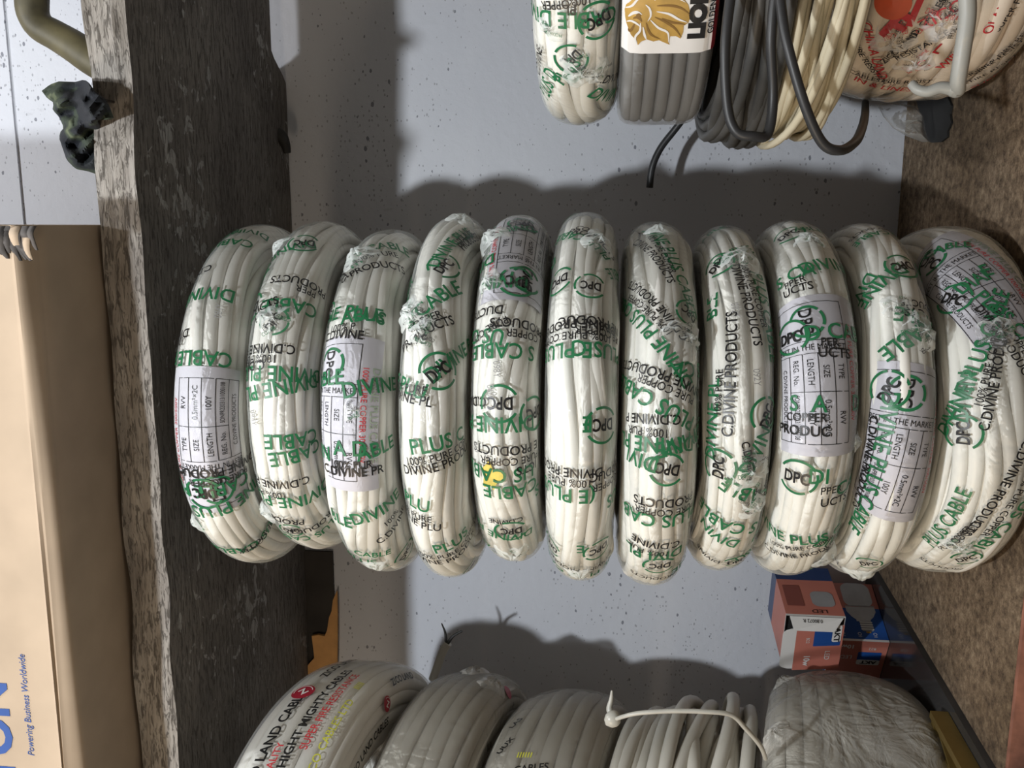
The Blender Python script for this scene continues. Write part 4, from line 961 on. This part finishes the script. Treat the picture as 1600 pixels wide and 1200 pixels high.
def shell(mb, W, bands, end=None):
    for l0, l1, m in bands:
        quad(mb, W, [(l0, 0, 0), (l1, 0, 0), (l1, 0, BW), (l0, 0, BW)], m)
        quad(mb, W, [(l0, BW, 0), (l1, BW, 0), (l1, BW, BW), (l0, BW, BW)], m, True)
        quad(mb, W, [(l0, 0, BW), (l1, 0, BW), (l1, BW, BW), (l0, BW, BW)], m)
        quad(mb, W, [(l0, 0, 0), (l1, 0, 0), (l1, BW, 0), (l0, BW, 0)], m, True)
    quad(mb, W, [(BL, 0, 0), (BL, BW, 0), (BL, BW, BW), (BL, 0, BW)], bands[-1][2])
    if end: quad(mb, W, [(0, 0, 0), (0, BW, 0), (0, BW, BW), (0, 0, BW)], end, True)
def disc(r, n=24): return arc2d(r * .02, r, 0, 360, n)
def rrect(w, h, r):
    pts = []
    for cx, cy, a0 in ((w / 2 - r, h / 2 - r, 0), (-w / 2 + r, h / 2 - r, 90), (-w / 2 + r, -h / 2 + r, 180), (w / 2 - r, -h / 2 + r, 270)):
        pts += [(cx + r * math.cos(D(a0 + k * 15)), cy + r * math.sin(D(a0 + k * 15))) for k in range(7)]
    return poly2d(pts)
cA = PZ(1391, 1004, SHEET); zb = SHEET + .0004
t, W = bulb_carton('lower bulb carton on the glossy sheet, salmon and blue with a printed bulb', cA, 66, zb)
mb = MB(); shell(mb, W, [(0, .0025, 'box_white'), (.0025, .040, 'box_blue'), (.040, BL, 'box_pink')], 'box_pink')
# the printed bulb: globe, body, screw cap
side_art(mb, W, rrect(.027, .030, .008), 'bulb_grey', .033, .057); side_art(mb, W, rect2d(-.0135, -.0006, .0135, .0006), 'bulb_shade', .033, .0425, .0006)
side_art(mb, W, poly2d([(-.0135, .0), (.0135, .0), (.0135, -.006), (.010, -.0125), (.0065, -.016), (.0065, -.018), (-.0065, -.018), (-.0065, -.016), (-.010, -.0125), (-.0135, -.006)][::-1]), 'bulb_grey', .033, .0415, .0005)
side_art(mb, W, rrect(.011, .0125, .002), 'bulb_shade', .0345, .018, .0005)
for k in range(4): side_art(mb, W, rect2d(-.0058, -.0006, .0058, .0006), 'box_white', .0345, .0225 - k * .0028, .0007)
side_art(mb, W, rrect(.0045, .002, .0008), 'gold', .0345, .0105, .0006)
side_art(mb, W, disc(.0042), 'yellow_ink', .010, .034); side_art(mb, W, disc(.0032), 'box_navy', .011, .025, .0005)
for x in (.011, .026, .040): side_art(mb, W, arc2d(.0013, .0017, 0, 360, 14), 'box_white', x, .0085); side_art(mb, W, xf(text2d('LED'), 0, .0014, .0014), 'box_white', x, .0055)
E_ = lambda s, x, y, h, m='box_white', rot=180, b=0, k=.95: end_art(mb, W, xf(text2d(s, b), rot, h * k, h), m, x, y, .0007)
E_('10w', .0145, .0075, .0052, b=.03); E_('B22', .037, .0095, .0034); E_('LED', .015, .022, .0050)
end_art(mb, W, rrect(.021, .011, .001), 'box_blue', .036, .020); end_art(mb, W, rrect(.021, .007, .002), 'box_white', .036, .0285, .0005); E_('AKT', .0365, .0285, .0042, 'black_ink', b=.04, k=1.3)
mb.build('carton_body', t, smooth=False)
zb2 = zb + BW + .0006
cB = P(1289, 963, .765)
t, W = bulb_carton('upper bulb carton with its salmon end flap open, stacked on the other carton', cB, 76, zb2)
mb = MB(); shell(mb, W, [(0, .0015, 'box_white'), (.0015, .052, 'box_pink'), (.052, BL, 'box_navy')])
quad(mb, W, [(0, .0008, 0), (BL - .003, .0008, 0), (BL - .003, .0008, BW), (0, .0008, BW)], 'box_white'); quad(mb, W, [(.004, 0, 0), (.004, BW, 0), (.004, BW, BW), (.004, 0, BW)], 'rubber')  # black sheet set inside for the shade of the open carton
side_art(mb, W, rrect(.020, .022, .006), 'bulb_shade', .036, .024); side_art(mb, W, rrect(.015, .030, .001), 'box_brown', .011, .028); side_art(mb, W, xf(text2d('LED'), 180, .006, .005), 'black_ink', .030, .006)
mb.build('carton_body', t, smooth=False)
# dust flap standing out from the picture side's edge
mb = MB(); f0 = [(-.001, .0004, .002), (-.001, .0004, BW - .003), (-.013, .006, BW - .005), (-.008, .010, .010)]
v = np.array([W(*p) for p in f0]); v2 = np.array([W(p[0], p[1] + .0006, p[2]) for p in f0]); mb.add(v, [(0, 1, 2, 3)], 'box_white'); mb.add(v2, [(3, 2, 1, 0)], 'box_white')
mb.add(np.concatenate([v, v2]), [(i, (i + 1) % 4, 4 + (i + 1) % 4, 4 + i) for i in range(4)], 'box_white')
dv, df = xf(text2d('0.80072 R'), 180, .003, .0034); A0, A1, A3 = W(-.005, .0022, BW - .022), W(-.005, .0022, BW - .021) - W(-.005, .0022, BW - .022), W(-.010, .0046, BW - .021) - W(-.005, .0022, BW - .021)
A1 /= np.linalg.norm(A1); A3 /= np.linalg.norm(A3); nrm = np.cross(A1, A3); nrm *= -np.sign(nrm @ (A0 - CAM)); mb.add([A0 - A1 * a - A3 * b + nrm * .0005 for a, b in dv], df, 'black_ink')
tag(mb.build('dust_flap', t, smooth=False), 'white dust flap')
# the end lid, hinged along the lower edge and a little ajar, with its rounded tuck tab
oa = 7; lid = lambda w, h: W(-.0012 - h * math.sin(D(oa)), .008 + w * .95, h * math.cos(D(oa)))
mb = MB()
def lidpoly(pts, m, lift=0): mb.add([lid(*p) + (W(-1, 0, 0) - W(0, 0, 0)) * lift for p in pts], [tuple(range(len(pts)))], m)
for lf, m1, m2 in ((0, 'box_pink', 'box_white'), (-.0006, 'box_white', 'box_white')):
    lidpoly([(0, 0), (0, .042), (BW, .042), (BW, 0)], m1, lf)
    lidpoly([(.002, .042)] + [(.002 + .006 * (1 - math.cos(D(a))), .044 + .010 * math.sin(D(a))) for a in range(0, 91, 15)] + [(BW - .002 - .006 * (1 - math.cos(D(a))), .044 + .010 * math.sin(D(a))) for a in range(90, -1, -15)] + [(BW - .002, .042)], m2, lf)
def lt(s, x, y, h, m='box_white', b=0, k=.95, rot=-90):
    v, f = xf(text2d(s, b), rot, h * k, h); mb.add([lid(y - q, .042 - x - p) + (W(-1, 0, 0) - W(0, 0, 0)) * .0006 for p, q in v], f, m)
def lr(x, y, w, h, r, m, lift):
    v, f = rrect(w, h, r); mb.add([lid(y - q, .042 - x - p) + (W(-1, 0, 0) - W(0, 0, 0)) * lift for p, q in v], f, m)
lr(.028, .013, .024, .020, .001, 'box_blue', .0003); lr(.036, .009, .008, .019, .002, 'box_white', .0005)
lt('AKT', .0365, .010, .0050, 'black_ink', .04, 1.25); lt('LED', .030, .034, .0048); lt('10w', .012, .040, .0056, b=.03); lt('B22', .011, .016, .0032)
tag(mb.build('end_flap', t, smooth=False), 'salmon end flap with white tab')

# brass bracket on the edge of the sheet
zb = SHEET + .0005
e0 = PZ(1481, 1112, zb); dirv = np.array([sheet_x(.60) - sheet_x(.70), -.10, 0]); dirv /= np.linalg.norm(dirv); sd = np.array([dirv[1], -dirv[0], 0])
if sd[0] > 0: sd = -sd
br = empty('brass_bracket', e0, 'dull brass corner bracket with a triangular recess at the sheet edge', 'bracket')
Q = lambda a, b, h: e0 + dirv * a + sd * b + np.array([0, 0, h])
def prism(mb, pts, h0, h1, m):
    n = len(pts); lo = [Q(a, b, h0) for a, b in pts]; hi = [Q(a, b, h1) for a, b in pts]
    mb.add(lo, [tuple(range(n))[::-1]], m); mb.add(hi, [tuple(range(n))], m); mb.add(np.array(lo + hi), [(i, (i + 1) % n, n + (i + 1) % n, n + i) for i in range(n)], m)
mb = MB()
prism(mb, [(0, 0), (.16, 0), (.16, .024), (0, .024)], 0, .003, 'brass')
prism(mb, [(0, 0), (.16, 0), (.16, .0055), (0, .0055)], .003, .013, 'brass')
prism(mb, [(0, .019), (.16, .019), (.16, .024), (0, .024)], .003, .011, 'brass')
prism(mb, [(0, .0055), (.006, .0055), (.006, .019), (0, .019)], .003, .011, 'brass')
prism(mb, [(.006, .0055), (.011, .0055), (.046, .019), (.040, .019)], .003, .011, 'brass')
prism(mb, [(.055, .0055), (.060, .0055), (.095, .019), (.089, .019)], .003, .011, 'brass')
mb.build('bracket_plate', br, smooth=False)
mb = MB(); ctr = Q(.019, .0148, .0032); a = np.linspace(0, 2 * PI, 16, endpoint=False)
v = [ctr + dirv * .0032 * math.cos(x) + sd * .0022 * math.sin(x) for x in a]; v2 = [p + np.array([0, 0, .0016]) for p in v]
mb.add(v2, [tuple(range(16))], 'screw'); mb.add(v + v2, [(i, (i + 1) % 16, 16 + (i + 1) % 16, 16 + i) for i in range(16)], 'screw')
tag(mb.build('screw', br), 'bright screw head')

# ------------------------------------------------------------------ light: a bare bulb above the photographer, a second one over the plank
def lamp(name, loc, power, radius, color):
    ld = bpy.data.lights.new(name, 'POINT'); ld.energy = power; ld.shadow_soft_size = radius; ld.color = color
    o = bpy.data.objects.new(name, ld); col.objects.link(o); o.location = loc; return o
def area(name, loc, aim, power, size, color):
    ld = bpy.data.lights.new(name, 'AREA'); ld.energy = power; ld.size = size; ld.color = color
    o = bpy.data.objects.new(name, ld); col.objects.link(o); o.location = loc
    o.rotation_euler = (Vector(aim) - Vector(loc)).to_track_quat('-Z', 'Y').to_euler(); return o
lamp('ceiling_bulb', tuple(CAM + np.array([-.165, -.17, .605])), 29, .020, (.93, .97, 1.0))
lamp('upper_bulb', tuple(CAM + np.array([.10, .30, .98])), 13, .03, (.97, .98, 1.0))
area('warm_fill_light', tuple(CAM + np.array([-1.3, -.6, .37])), tuple(CAM + np.array([-.1, .7, 0])), 10, .5, (1.0, .80, .58))  # added warm fill from the left, no source in view
w = bpy.data.worlds.new('world'); scn.world = w; w.use_nodes = True
w.node_tree.nodes['Background'].inputs[0].default_value = (1.0, .88, .73, 1); w.node_tree.nodes['Background'].inputs[1].default_value = .16
scn.view_settings.view_transform = 'Standard'; scn.view_settings.look = 'None'; scn.view_settings.gamma = 1; scn.view_settings.exposure = 0
scn.cycles.transparent_max_bounces = 16
